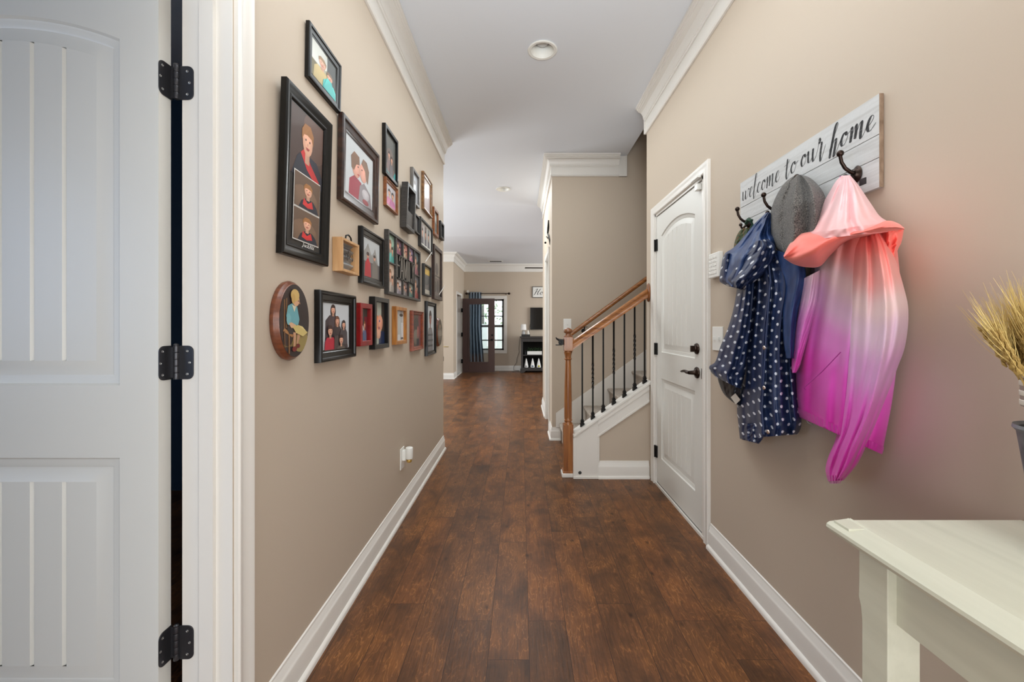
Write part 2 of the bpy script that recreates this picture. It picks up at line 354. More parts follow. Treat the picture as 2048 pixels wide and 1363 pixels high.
# ------------------------------------------------------------------ room dimensions
XL, XR, XS = -0.757, 1.03, 0.327          # hall left, right, and the wall past the stairs
ZC, ZL = 2.99, 2.86                       # hall and living ceiling
YS0, YS1, YB = 3.235, 3.36, 4.325         # stair knee wall, stair back wall
YF, YBMP, XBMP = 11.0, 9.27, -1.53
struct(MB().box(-4.2, 5.0, -2.4, 11.2, -.12, 0).build('floor', 'floor'))
c = MB().box(-4.2, 1.114, -2.4, 6.08, ZC, ZC+.3)
c.prism([(-4.2, 6.08, ZC), (-4.2, 7.6, ZL), (-4.2, 11.2, ZL), (-4.2, 11.2, ZC+.3), (-4.2, 6.08, ZC+.3)], (9.2, 0, 0))
ceil_o = struct(c.build('ceiling', 'ceil'))
cut = MB()
for (lx_, ly_) in ((.139, 2.654), (-.235, 5.35)): cut.lathe((lx_, ly_, ZC-.01), [(.0001, 0), (.0715, 0), (.0715, .14), (.0001, .14)], 40)
cut_o = cut.build('recess_cutter', 'ceil')
md = ceil_o.modifiers.new('recess', 'BOOLEAN'); md.object = cut_o; md.operation = 'DIFFERENCE'; md.solver = 'EXACT'
bpy.context.view_layer.update()
me_ = bpy.data.meshes.new_from_object(ceil_o.evaluated_get(bpy.context.evaluated_depsgraph_get()))
ceil_o.modifiers.clear(); ceil_o.data = me_; bpy.data.objects.remove(cut_o)
# walls
JW = .130                                  # left wall thickness
wl = MB().box(XL-JW, XL, 1.075, 4.0, 0, ZC)
wl.box(XL-JW, XL, -2.2, .12, 0, ZC); wl.box(XL-JW, XL, .12, 1.075, 2.16, ZC)
struct(wl.build('wall_left', 'wall'))
wr = MB().box(XR, XR+.13, -2.2, 2.335, 0, ZC); wr.box(XR, XR+.13, 3.13, YS1, 0, ZC); wr.box(XR, XR+.13, 2.335, 3.13, 2.045, ZC); wr.box(XR+.075, XR+.13, 2.335, 3.13, 0, 2.045)
wr.box(XR, 1.16, YS1-.0005, YS1, 0, ZC)
struct(wr.build('wall_right', 'wall'))
struct(MB().box(-4.2, 1.2, -2.4, -2.2, 0, ZC).build('wall_back', 'wall'))
ws = MB().box(XS, 5.0, YB, YB+.12, 0, 5.2)
struct(ws.build('wall_stair', 'wall')); ws = MB()
ws.box(XS, XS+.12, YB+.12, 4.70, 0, ZC); ws.box(XS, XS+.12, 5.30, 6.15, 0, ZC); ws.box(XS, XS+.12, 4.70, 5.30, 2.04, ZC)
struct(ws.build('wall_hall_end', 'wall'))
struct(MB().box(XS+.12, 5.0, 6.03, 6.15, 0, ZC).build('wall_living_near', 'wall'))
wu = MB().box(1.16, 5.0, YS1-.12, YS1, 0, 5.2)
wu.box(1.114, 1.16, YS1-.12, YB, ZC+.3, 5.2); wu.box(1.03, 5.0, YS1-.2, YB+.1, 5.2, 5.3); wu.box(4.9, 5.0, YS1, YB, 0, 5.2)
struct(wu.build('wall_stairwell', 'wall'))
wb = MB().box(-4.2, XBMP, YBMP, YBMP+.12, 0, ZC)
wb.box(XBMP-.12, XBMP, YBMP+.12, 9.72, 0, ZC); wb.box(XBMP-.12, XBMP, 10.50, YF, 0, ZC); wb.box(XBMP-.12, XBMP, 9.72, 10.50, 1.96, ZC)
struct(wb.build('wall_bump', 'wall'))
WX0, WX1, WZ0, WZ1 = -1.10, -.45, .54, 1.93
wf = MB().box(-4.2, WX0, YF, YF+.12, 0, ZC); wf.box(WX1, 5, YF, YF+.12, 0, ZC); wf.box(WX0, WX1, YF, YF+.12, 0, WZ0); wf.box(WX0, WX1, YF, YF+.12, WZ1, ZC)
struct(wf.build('wall_far', 'wall'))
struct(MB().box(-4.3, -4.2, -2.4, 11.2, 0, ZC).build('wall_dining', 'wall'))
struct(MB().box(5.0, 5.1, -2.4, 11.2, 0, ZC).build('wall_living', 'wall'))
struct(MB().box(-4.2, XL-JW, 3.0, 3.12, 0, ZC).build('wall_bedroom', 'navywall'))
# knee wall under the stair rail
def sl(x): return .757 + (x - 1.01)*.69           # top of the stair cap (front edge) at X
kn = MB().prism([(.437, YS0+.012, 0), (XR, YS0+.012, 0), (XR, YS0+.012, sl(XR)-.03), (.437, YS0+.012, sl(.437)-.03)], (0, YS1-YS0-.012, 0))
struct(kn.build('wall_stair_knee', 'wall'))
# ------------------------------------------------------------------ trims
BASE = [(0, 0), (.028, 0), (.028, .012), (.024, .019), (.016, .023), (.015, .09), (.013, .099), (.009, .103), (.0095, .117), (.005, .122), (.005, .134), (0, .137)]
CRN = [(0, -.215), (.012, -.215), (.019, -.207), (.012, -.196), (.012, -.114), (.021, -.114), (.022, -.103), (.028, -.101), (.029, -.092), (.034, -.070), (.046, -.050), (.062, -.041), (.070, -.040), (.071, -.031), (.080, -.029), (.081, -.020), (.090, -.018), (.090, 0), (0, 0)]
def base(name, path): return struct(MB().sweep(path, BASE, lambda a, b, d: (a, b, d)).build(name, 'white', smooth=50))
def crown(name, path, zc): return struct(MB().sweep(path, CRN, lambda a, b, d: (a, b, zc + d)).build(name, 'white', smooth=24))
base('baseboard_left', [(XL, 4.0), (XL, 1.142)])
base('baseboard_right', [(XR, -2.2), (XR, 2.222)])
base('baseboard_knee', [(.61, YS0+.012), (1.012, YS0+.012)][::-1])
base('baseboard_stair', [(.418, YB), (XS, YB), (XS, 4.62)][::1][::-1] if False else [(.418, YB), (XS, YB), (XS, 4.63)])
base('baseboard_hall_end', [(XS, 5.37), (XS, 6.15), (2.0, 6.15)][:2])
base('baseboard_bump', [(XBMP, 9.64), (XBMP, YBMP), (-4.2, YBMP)])
base('baseboard_far', [(4.9, YF), (XBMP, YF)])
crown('trim_1', [(XL, 4.0), (XL, -2.2)], ZC)
crown('trim_2', [(XR, -2.2), (XR, YS1)], ZC)
t3 = MB().sweep([(1.03, YB), (XS, YB), (XS, 6.05)], CRN, lambda a, b, d: (a, b, ZC + d))
t3.box(1.03, 1.114, YB-.012, YB, ZC-.215, ZC); t3.box(1.098, 1.114, YB-.019, YB, ZC-.215, ZC); t3.box(1.03, 1.098, YB-.019, YB, ZC-.215, ZC-.198)
struct(t3.build('trim_3', 'white', smooth=24))
t2b = MB().box(XR-.02, XR, YS1-.0, YS1+.012, ZC-.215, ZC); struct(t2b.build('trim_4', 'white'))
crown('trim_5', [(XBMP, YF), (XBMP, YBMP), (-4.2, YBMP)], ZL)
crown('trim_6', [(4.9, YF), (XBMP, YF)], ZL)
# casing profile: (o across, d out)
CAS = [(0, 0), (0, .011), (.004, .015), (.014, .015), (.018, .012), (.036, .0135), (.046, .0175), (.056, .0185), (.060, .015), (.060, 0)]
# left door casing around opening (.19 .. 1.081)
cl = MB().sweep([(1.081, 0), (1.081, 2.10), (.11, 2.10), (.11, 0)][::-1], CAS, lambda a, b, d: (XL + d, a, b))
cl.box(XL-JW, XL, 1.0748, 1.081-.0062, 0, 2.16)
for (a0, a1, dy) in ((XL-JW, XL+.001, .001), ):
    cl.box(a0, a1, 1.0735, 1.0755, 0, 2.16)
cl.box(XL-.078, XL-.042, 1.0625, 1.0737, 0, 2.16)          # stop
cl.box(XL-JW, XL+.001, .12, .135, 0, 2.16); cl.box(XL-JW, XL+.001, .12, 1.075, 2.10, 2.16)
struct(cl.build('trim_7', 'white', smooth=40))
# right door casing + jamb + threshold
cr_ = MB().sweep([(2.287, 0), (2.287, 2.052), (3.142, 2.052), (3.142, 0)], CAS, lambda a, b, d: (XR - d, a, b))
cr_.box(XR-.002, XR+.075, 2.287, 2.330, 0, 2.052); cr_.box(XR-.002, XR+.075, 3.128, 3.142, 0, 2.052); cr_.box(XR-.002, XR+.075, 2.287, 3.142, 2.036, 2.052)
cr_.box(XR-.006, XR+.075, 2.30, 3.142, 0, .016)
struct(cr_.build('trim_8', 'white', smooth=40))
# opening by the far hall wall
c9 = MB().sweep([(4.70, 0), (4.70, 2.04), (5.30, 2.04), (5.30, 0)], CAS, lambda a, b, d: (XS - d, a, b))
c9.box(XS-.002, XS+.12, 5.285, 5.302, 0, 2.04); c9.box(XS-.002, XS+.12, 4.699, 4.712, 0, 2.04); c9.box(XS-.002, XS+.12, 4.70, 5.30, 2.028, 2.042)
struct(c9.build('trim_9', 'white', smooth=40))
# living room exterior door casing
c10 = MB().sweep([(9.72, 0), (9.72, 1.96), (10.50, 1.96), (10.50, 0)], CAS, lambda a, b, d: (XBMP + d, a, b))
# offset must lie outside the opening on this side too
c10.box(XBMP-.12, XBMP+.002, 10.488, 10.502, 0, 1.96); c10.box(XBMP-.12, XBMP+.002, 9.718, 9.73, 0, 1.96); c10.box(XBMP-.12, XBMP+.012, 9.72, 10.5, 0, .018)
struct(c10.build('trim_10', 'white', smooth=40))
# ------------------------------------------------------------------ panelled doors
def door_mb(W, Zt, Z0, pan, fn, th=.035):
    """pan: list of (z0, z_side_top, rise); fn(u,v,d)->xyz, d out of the face"""
    mb = MB(); mg = .098
    def q(a, b, c_, d_): mb.quad(fn(*a), fn(*b), fn(*c_), fn(*d_))
    q((0, Z0, 0), (mg, Z0, 0), (mg, Zt, 0), (0, Zt, 0)); q((W-mg, Z0, 0), (W, Z0, 0), (W, Zt, 0), (W-mg, Zt, 0))
    K = 24
    def top(pn, x, ins=0):
        z0, zt, r = pn
        if r <= 0: return zt - ins
        hw = (W - 2*mg)/2 - ins; t = (x - W/2)/((W - 2*mg)/2)
        R = ((W/2-mg)**2 + r*r)/(2*r); cyy = zt + r - R
        return cyy + math.sqrt(max(0, (R-ins)**2 - (x - W/2)**2))
    prevz = None; xs = [mg + (W-2*mg)*i/K for i in range(K+1)]
    pn = sorted(pan)
    lower = [Z0] * (K+1)
    for p in pn:
        for i in range(K): q((xs[i], lower[i], 0), (xs[i+1], lower[i+1], 0), (xs[i+1], p[0], 0), (xs[i], p[0], 0))
        lower = [top(p, x) for x in xs]
    for i in range(K): q((xs[i], lower[i], 0), (xs[i+1], lower[i+1], 0), (xs[i+1], Zt, 0), (xs[i], Zt, 0))
    rings = [(0, 0), (.005, -.0065), (.010, -.008), (.022, -.0085), (.026, -.0105), (.032, -.0105), (.062, -.0030)]
    for p in pn:
        loops = []
        for ins, dd in rings:
            a, b = mg + ins, W - mg - ins; xx = [a + (b-a)*i/K for i in range(K+1)]
            lp = [(a, p[0]+ins, dd), (b, p[0]+ins, dd)] + [(x, top(p, x, ins), dd) for x in reversed(xx)]
            loops.append(lp)
        n = len(loops[0]); vs = [fn(*pt) for lp in loops for pt in lp]
        fs = [(r*n+i, r*n+(i+1) % n, (r+1)*n+(i+1) % n, (r+1)*n+i) for r in range(len(loops)-1) for i in range(n)]
        mb.add(vs, fs)
        ins = rings[-1][0]; a, b = mg+ins, W-mg-ins; smp = []
        for k in range(6):
            e0, e1 = a + (b-a)*k/6, a + (b-a)*(k+1)/6
            if k: smp.append((e0, -.0095))
            lo = e0 + (.0055 if k else 0); hi = e1 - (.0055 if k < 5 else 0)
            smp += [(lo + (hi-lo)*j/4, -.003) for j in range(5)]
        for (xa, da), (xb, db) in zip(smp, smp[1:]):
            q((xa, p[0]+ins, da), (xb, p[0]+ins, db), (xb, top(p, xb, ins), db), (xa, top(p, xa, ins), da))
    for (a, b) in (((0, Z0), (W, Z0)), ((W, Z0), (W, Zt)), ((W, Zt), (0, Zt)), ((0, Zt), (0, Z0))):
        q((a[0], a[1], 0), (b[0], b[1], 0), (b[0], b[1], -th), (a[0], a[1], -th))
    for dd in (-.0125, -th): q((0, Z0, dd), (W, Z0, dd), (W, Zt, dd), (0, Zt, dd))
    return mb
# door 1: the open bedroom door, seen face on
d1 = door_mb(.81, 2.09, .012, [(.28, .871, 0), (1.054, 1.93, .061)], lambda u, v, d: (-.917-u, 1.037-d, v), .037).build('door_1', 'doorw', smooth=25, base=(-.917, 1.055, .012))
struct(d1)
def rrect(w, h, r, k=5, corners=(1, 1, 1, 1)):
    pts = []
    for (cx, cy, a0, on) in ((w-r, r, -PI/2, corners[0]), (w-r, h-r, 0, corners[1]), (r, h-r, PI/2, corners[2]), (r, r, PI, corners[3])):
        if on:
            for i in range(k+1): a = a0 + PI/2*i/k; pts.append((cx + r*math.cos(a), cy + r*math.sin(a)))
        else: pts.append((w if a0 in (-PI/2, 0) else 0, h if a0 in (0, PI/2) else 0))
    return pts
for zc, hh in ((1.839, .088), (1.109, .088), (.378, .088)):
    z0 = zc - hh/2
    hb = MB()
    pts = rrect(.044, hh, .015, corners=(1, 1, 0, 0))
    hb.prism([(-.900+a, 1.0735, z0+b) for a, b in pts], (0, -.0025, 0))
    pts = rrect(.040, hh, .015, corners=(0, 0, 1, 1))
    hb.prism([(-.917, 1.036+a, z0+b) for a, b in pts], (.0025, 0, 0))
    hb.box(-.917, -.900, 1.0705, 1.0735, z0+.004, z0+hh-.004)
    h = hb.build('hinge', 'hinge', d1, bevel=.0006)
    pb = MB()
    for k in range(5): pb.lathe((-.8985, 1.069, z0 + hh*k/5), [(.0001, .0006), (.0062, .0006), (.0065, .002), (.0065, hh/5-.002), (.0062, hh/5-.0006), (.0001, hh/5-.0006)], 16)
    pb.lathe((-.8985, 1.069, z0+hh), [(.006, 0), (.0065, .003), (.003, .006), (.0001, .006)], 14)
    pb.build('hinge_pin', 'hinge', h, smooth=40)
    sb = MB()
    for (a, b) in ((.030, .014), (.036, .044), (.030, .074)):
        sb.lathe((-.900+a-.002, 1.0712, z0+b), [(.0001, 0), (.0034, 0), (.0036, -.0008), (.002, -.0014), (.0012, -.0006), (.0001, -.0006)], 12, 'y')
        sb.lathe((-.9146, 1.036+.040-a, z0+b), [(.0001, 0), (.0034, 0), (.0036, .0008), (.002, .0014), (.0012, .0006), (.0001, .0006)], 12, 'x')
    sb.build('screw', 'screw', h, smooth=40)['label'] = 'pale steel screws'
# door 2: right wall
d2 = door_mb(.783, 2.030, .024, [(.222, .817, 0), (1.010, 1.868, .06)], lambda u, v, d: (1.035-d, 2.340+u, v), .036).build('door_2', 'doorw', smooth=25, base=(1.05, 2.73, .024))
struct(d2)
for zc in (1.816, 1.03, .25):
    hb = MB(); 
    hb.lathe((1.0215, 3.128, zc-.044), [(.0001, 0), (.0065, 0), (.0065, .088), (.0001, .088)], 14); hb.box(1.024, 1.036, 3.105, 3.15, zc-.044, zc+.044)
    hb.build('hinge', 'iron', d2, smooth=40)
k = MB().lathe((1.035, 2.408, 1.070), [(.0001, 0), (.032, 0), (.033, -.004), (.030, -.010), (.020, -.014), (.018, -.020), (.0001, -.020)], 28, 'x')
k.box(.996, 1.016, 2.401, 2.415, 1.052, 1.088)
k.build('deadbolt', 'bronze', d2, smooth=35)
k = MB().lathe((1.035, 2.405, .930), [(.0001, 0), (.033, 0), (.034, -.004), (.031, -.010), (.018, -.015), (.013, -.022), (.011, -.052), (.0001, -.054)], 28, 'x')
k.tube([(.985, 2.403, .930), (.981, 2.425, .931), (.980, 2.45, .934), (.980, 2.475, .932), (.981, 2.50, .927), (.982, 2.52, .925)], [.010, .0105, .009, .008, .007, .004], 12)
k.build('door_lever', 'bronze', d2, smooth=40)
MB().box(1.0335, 1.0352, 2.342, 2.352, .90, .96).build('latch_plate', 'bronze', d2)
MB().box(1.008, 1.034, 2.345, 2.385, 1.985, 2.02).build('alarm_sensor', 'plastic', d2, bevel=.002)
so = MB().box(XR-.036, XR-.0155, 2.31, 2.40, 2.042, 2.056); tag(so.build('alarm_magnet', 'plastic', bevel=.002), 'white alarm contact on the head casing of the white panelled door', 'sensor')
MB().box(1.036, 1.068, 2.342, 3.122, .0165, .0238).build('dark_gap_strip', 'rubber', d2)  # dark strip standing in for the shaded gap under the door
# door 3: white door in the cased opening past the stairs
struct(MB().box(XS+.045, XS+.08, 4.713, 5.284, .01, 2.027).build('door_3', 'doorw', bevel=.002))
# ------------------------------------------------------------------ ceiling lights
def downlight(x, y, z, lab):
    t = thing('recessed_light', (x, y, z), lab, 'ceiling light', 'recessed lights in the hall ceiling')
    MB().lathe((x, y, z), [(.0705, .125), (.0705, -.001), (.093, -.001), (.096, -.005), (.090, -.009), (.074, -.007), (.066, .010), (.060, .030), (.058, .060), (.058, .125)], 48).build('trim_ring', 'plastic', t, smooth=40)
    MB().lathe((x, y, z), [(.0001, .126), (.070, .126), (.070, .120), (.0001, .120)], 32).build('housing', 'ceramic', t, smooth=40)
    MB().lathe((x, y, z), [(.0001, .030), (.020, .032), (.036, .040), (.046, .056), (.047, .068), (.036, .088), (.020, .105), (.016, .120), (.0001, .120)], 28).build('bulb', 'bulbglass', t, smooth=60)
downlight(.139, 2.654, ZC, 'large round recessed light in the hall ceiling nearest the door')
downlight(-.235, 5.35, ZC, 'small round recessed light in the ceiling beyond the stairs')
v = thing('ceiling_vent', (-.65, 10.5, ZL), 'white rectangular air vent in the living room ceiling', 'vent')
MB().box(-.83, -.47, 10.42, 10.58, ZL-.008, ZL).build('vent_frame', 'white', v, bevel=.002)
g = MB()
for i in range(6): g.box(-.80, -.50, 10.435+i*.024, 10.445+i*.024, ZL-.0105, ZL-.0078)
g.build('grille', 'rubber', v)
# ------------------------------------------------------------------ stairs
st = thing('staircase', (1.6, 3.84, 0), 'carpeted staircase with white skirt boards rising behind the balusters', 'stairs')
run, rise = .253, .183
body = [(.425, 0)]
prof = [(.425, 0)]
for i in range(11):
    x = .425 + i*run; z = (i+1)*rise
    prof += [(x, z-.045), (x-.012, z-.030), (x-.024, z-.018), (x-.022, z-.005), (x-.010, z)]
    prof += [(x+run, z)]
prof += [(.425+11*run, 0)]
sm = MB().prism([(a, YS1+.001, b) for a, b in prof], (0, YB-.014-YS1, 0)); sm.build('carpeted_steps', 'carpet', st, smooth=50)
sk = MB().prism([(.367, YB-.013, .137), (.367, YB-.013, .285), (3.2, YB-.013, .285+2.833*.70), (3.2, YB-.013, .0), (.6, YB-.013, .0), (.45, YB-.013, .137)], (0, .013, 0))
sk.build('skirt_board', 'white', st, bevel=.001)
# knee wall cladding: panel, apron, cap
kp = MB().prism([(.418, YS0, 0), (.612, YS0, 0), (.612, YS0, sl(.612)-.02), (.418, YS0, sl(.418)-.02)], (0, .014, 0))
kp.box(.416, .431, YS0+.004, YS1, 0, sl(.42)-.02)
kp.box(.412, .436, YS0-.004, YS1, 0, sl(.42)-.03)
kp.box(.412, .612, YS0-.009, YS0+.01, 0, .018)
struct(kp.build('trim_11', 'white', bevel=.0012))
ap = MB()
for (lo, hi, pr) in ((.155, .020, .014), (.155, .138, .019), (.060, .020, .020)):
    ap.prism([(.612 if pr < .016 else .606, YS0+.013-pr, sl(.612)-lo), (1.012, YS0+.013-pr, sl(1.012)-lo), (1.012, YS0+.013-pr, sl(1.012)-hi), (.612 if pr < .016 else .606, YS0+.013-pr, sl(.612)-hi)], (0, pr, 0))
ap.box(.606, .618, YS0-.004, YS0+.013, 0.137, sl(.612)-.155)
struct(ap.build('trim_12', 'white', bevel=.0012))
cp = MB().prism([(.412, YS0-.012, sl(.412)-.020), (1.029, YS0-.012, sl(1.029)-.020), (1.029, YS0-.012, sl(1.029)), (.412, YS0-.012, sl(.412))], (0, YS1-YS0+.022, 0))
struct(cp.build('trim_13', 'white', bevel=.002))
dv = MB().lathe((.465, YS0-.0002, .046), [(.0001, -.003), (.012, -.003), (.0135, -.001), (.0135, 0), (.0001, 0)], 20, 'y')
tag(dv.build('cable_grommet', 'rubber', smooth=30), 'small round dark grommet low on the white stair panel', 'grommet')
# newel, rails, balusters
nw = thing('newel_post', (.379, 3.305, 0), 'turned honey oak newel post at the foot of the staircase', 'newel post')
nx, ny = .379, 3.305
b = MB()
b.box(nx-.039, nx+.039, ny-.039, ny+.039, .02, .415)
b.build('square_base', 'oak', nw, bevel=.003)
MB().box(nx-.036, nx+.036, ny-.036, ny+.036, 1.002, 1.116).build('square_block', 'oak', nw, bevel=.003)
pr = [(.0001, .415), (.037, .415), (.036, .424), (.029, .430), (.028, .437), (.033, .442), (.035, .446), (.030, .455), (.031, .47), (.0305, .6), (.028, .75), (.0255, .86), (.024, .930), (.030, .934), (.031, .940), (.025, .945), (.0255, .962), (.030, .982), (.034, .990), (.034, .998), (.030, 1.003), (.0001, 1.003)]
MB().lathe((nx, ny, 0), pr, 32).build('turned_shaft', 'oak', nw, smooth=40)
MB().lathe((nx, ny, 0), [(.0001, 1.113), (.036, 1.113), (.037, 1.119), (.030, 1.126), (.022, 1.136), (.022, 1.143), (.034, 1.152), (.037, 1.160), (.033, 1.172), (.022, 1.182), (.008, 1.187), (.0001, 1.188)], 32).build('finial', 'oakdk', nw, smooth=40)
MB().box(nx-.046, nx+.046, ny-.046, ny+.046, .028, .048).build('base_moulding', 'oak', nw, bevel=.004)
MB().box(nx-.054, nx+.054, ny-.054, ny+.054, 0, .032).build('white_shoe', 'white', nw, bevel=.005)['label'] = 'white shoe moulding'
def rz(x): return 1.507 - (1.018 - x)*.69          # rail top at X
hr = thing('handrail', (.72, 3.30, .9), 'honey oak stair handrail running from the newel post to the wall', 'handrail')
RP = [(-.024, -.060), (.024, -.060), (.024, -.045), (.019, -.038), (.021, -.024), (.027, -.016), (.026, -.006), (.014, 0), (-.014, 0), (-.026, -.006), (-.027, -.016), (-.021, -.024), (-.019, -.038), (-.024, -.045)]
x0, x1 = .4145, 1.026; n = len(RP)
vs = [(x0, 3.30+a, rz(x0)+z_*1.25) for a, z_ in RP] + [(x1, 3.30+a, rz(x1)+z_*1.25) for a, z_ in RP]
MB().add(vs, [tuple(range(n)), tuple(range(n, 2*n))] + [(i, (i+1) % n, n+(i+1) % n, n+i) for i in range(n)]).build('rail', 'oakx', hr, smooth=50)
MB().lathe((1.029, 3.30, rz(1.02)-.037), [(.0001, 0), (.052, 0), (.056, -.004), (.052, -.010), (.040, -.014), (.0001, -.015)], 32, 'x', .9, 1.35).build('rosette', 'oakdk', hr, smooth=40)
for i, x in enumerate((.493, .578, .662, .747, .832, .915, .995)):
    zb, zt = sl(x)+.002, rz(x)-.070
    lab = ['first iron baluster up from the newel post, plain', 'second iron baluster from the newel post, with a twist', 'third iron baluster from the newel post, plain', 'fourth iron baluster from the newel post, with a twist', 'fifth iron baluster from the newel post, plain', 'sixth iron baluster from the newel post, with a twist', 'seventh iron baluster, plain, closest to the wall rosette'][i]
    t = thing('baluster', (x, 3.30, zb), lab, 'baluster', 'black iron balusters under the stair handrail')
    K = 60; pts = []; tw = []; a = 0; rr = []
    for j in range(K+1):
        f = j/K; pts.append((x, 3.30, zb + (zt-zb)*f)); 
        intw = (i % 2 == 1) and .36 < f < .66
        if intw: a += PI/2/3.2
        tw.append(a); rr.append(.0082 if not intw else .0098)
    MB().tube(pts, rr, 4, twist=tw).build('bar', 'iron', t)
    sh = MB(); s0 = sl(x)
    sh.prism([(x-.016, 3.284, s0-.010), (x+.016, 3.284, s0+.012), (x+.016, 3.284, s0+.024), (x-.016, 3.284, s0+.022)], (0, .032, 0))
    sh.box(x-.012, x+.012, 3.288, 3.312, s0+.018, s0+.034); sh.box(x-.015, x+.015, 3.285, 3.315, s0+.034, s0+.041); sh.box(x-.0105, x+.0105, 3.2895, 3.3105, s0+.041, s0+.052)
    sh.build('shoe', 'iron', t, bevel=.0015)
wrl = thing('wall_handrail', (.9, 4.24, 1.3), 'oak handrail on the beige wall behind the stairs', 'handrail')
A, B = Vector((.518, 4.245, 1.118)), Vector((2.1, 4.245, 1.118+1.582*.735))
MB().tube([A, A.lerp(B, .5), B], .022, 16).build('rail', 'oakx', wrl, smooth=60)
k = MB(); p = PY(1169, 653, 4.245)
k.tube([(p.x, 4.245, p.z+.005), (p.x, 4.25, p.z-.03), (p.x, 4.29, p.z-.045), (p.x, 4.324, p.z-.045)], .006, 8); k.lathe((p.x, 4.325, p.z-.045), [(.0001, -.006), (.022, -.006), (.022, 0), (.0001, 0)], 16, 'y'); k.box(p.x-.03, p.x+.03, 4.232, 4.258, p.z-.006, p.z)
k.build('bracket', 'iron', wrl, smooth=40)
# black gate latch on the newel
gl = thing('gate_latch', (.31, 3.30, 1.05), 'black metal gate latch clamped to the newel post', 'latch')
b = MB(); b.box(.305, .3425, 3.28, 3.32, 1.052, 1.096); b.tube([(.33, 3.30, 1.088), (.305, 3.30, 1.090), (.288, 3.30, 1.100), (.281, 3.30, 1.112)], [.010, .010, .007, .004], 8)
b.box(.278, .33, 3.288, 3.312, 1.047, 1.054); b.lathe((.312, 3.279, 1.073), [(.0001, -.006), (.012, -.006), (.014, 0), (.0001, 0)], 16, 'y')
b.build('latch_body', 'iron', gl, bevel=.002)
# switch plates, keypad, outlet
def plate_y(cx, cz, y, w_, h_, lab):
    t = thing('light_switch', (cx, y, cz), lab, 'light switch')
    MB().box(cx-w_/2, cx+w_/2, y-.006, y, cz-h_/2, cz+h_/2).build('plate', 'plastic', t, bevel=.002)
    MB().box(cx-.005, cx+.005, y-.016, y-.005, cz-.004, cz+.012).build('toggle', 'plastic', t, bevel=.001)
plate_y(.488, 1.220, YB, .083, .118, 'white switch plate on the stair wall above the newel post')
t = thing('light_switch', (XR, 2.145, 1.135), 'white switch plate beside the door casing, partly behind the dotted raincoat', 'light switch')
MB().box(XR-.006, XR, 2.085, 2.195, 1.075, 1.200).build('plate', 'plastic', t, bevel=.002)
for yy in (2.115, 2.165): MB().box(XR-.017, XR-.005, yy-.005, yy+.005, 1.130, 1.148).build('toggle', 'plastic', t, bevel=.001)
t = thing('alarm_keypad', (XR, 2.15, 1.53), 'white alarm keypad on the wall beside the panelled door', 'keypad')
MB().box(XR-.026, XR, 2.085, 2.200, 1.455, 1.585).build('case', 'plastic', t, bevel=.005)
b = MB()
for i in range(4):
    for j in range(5): b.box(XR-.0285, XR-.0255, 2.107+i*.022, 2.121+i*.022, 1.475+j*.02, 1.487+j*.02)
b.build('button_pad', 'matw', t, bevel=.001)
t = thing('wall_outlet', (XL, 2.60, .375), 'white outlet cover low on the gallery wall', 'outlet')
MB().box(XL, XL+.006, 2.562, 2.640, .300, .432).build('plate', 'plastic', t, bevel=.002)
t = thing('air_freshener', (XL+.03, 2.615, .36), 'white plug-in air freshener with amber bottle in the low outlet', 'air freshener')
b = MB(); b.box(XL+.0055, XL+.026, 2.595, 2.635, .352, .412); b.lathe((XL+.044, 2.615, .358), [(.0001, 0), (.021, 0), (.023, .006), (.024, .06), (.023, .070), (.018, .074), (.0001, .074)], 20)
b.build('warmer', 'plastic', t, smooth=45)
MB().lathe((XL+.044, 2.615, .336), [(.0001, 0), (.014, 0), (.017, .006), (.016, .018), (.010, .024), (.0001, .024)], 18).build('oil_bottle', 'gold', t, smooth=45)
t = thing('brass_catch', (XL-.06, 4.03, .99), 'small pale brass lever catch at the far end of the gallery wall', 'catch')
b = MB(); b.box(XL-.07, XL-.03, 4.0, 4.012, .955, 1.03); b.tube([(XL-.05, 4.01, 1.0), (XL-.05, 4.04, 1.0), (XL-.02, 4.045, 1.0), (XL+.042, 4.045, .998)], .0055, 8); b.build('lever', 'brass', t, smooth=40)
MB().box(XL-.012, XL+.003, 4.0, 4.006, .86, .905).build('strike', 'iron', t)
# wall ornament above cased opening
t = thing('wall_clock', (XS-.01, 4.9, 2.25), 'black iron numeral clock hung above the cased opening', 'clock')
b = MB()
b.tube([PX(1097, 440, .317), PX(1096.5, 455, .316), PX(1095.4, 467, .312), PX(1097.5, 472, .314), PX(1099, 480, .316), PX(1099.6, 489, .317)], [.006, .012, .009, .009, .008, .003], 8)
b.build('clock_rim', 'iron', t, smooth=40)
MB().tube([PX(1093, 473, .315), PX(1095.5, 475.5, .315)], .008, 6).build('numeral', 'iron', t); MB().sphere(PX(1090.8, 485, .315), .014, 8, 6).build('numeral', 'iron', t)

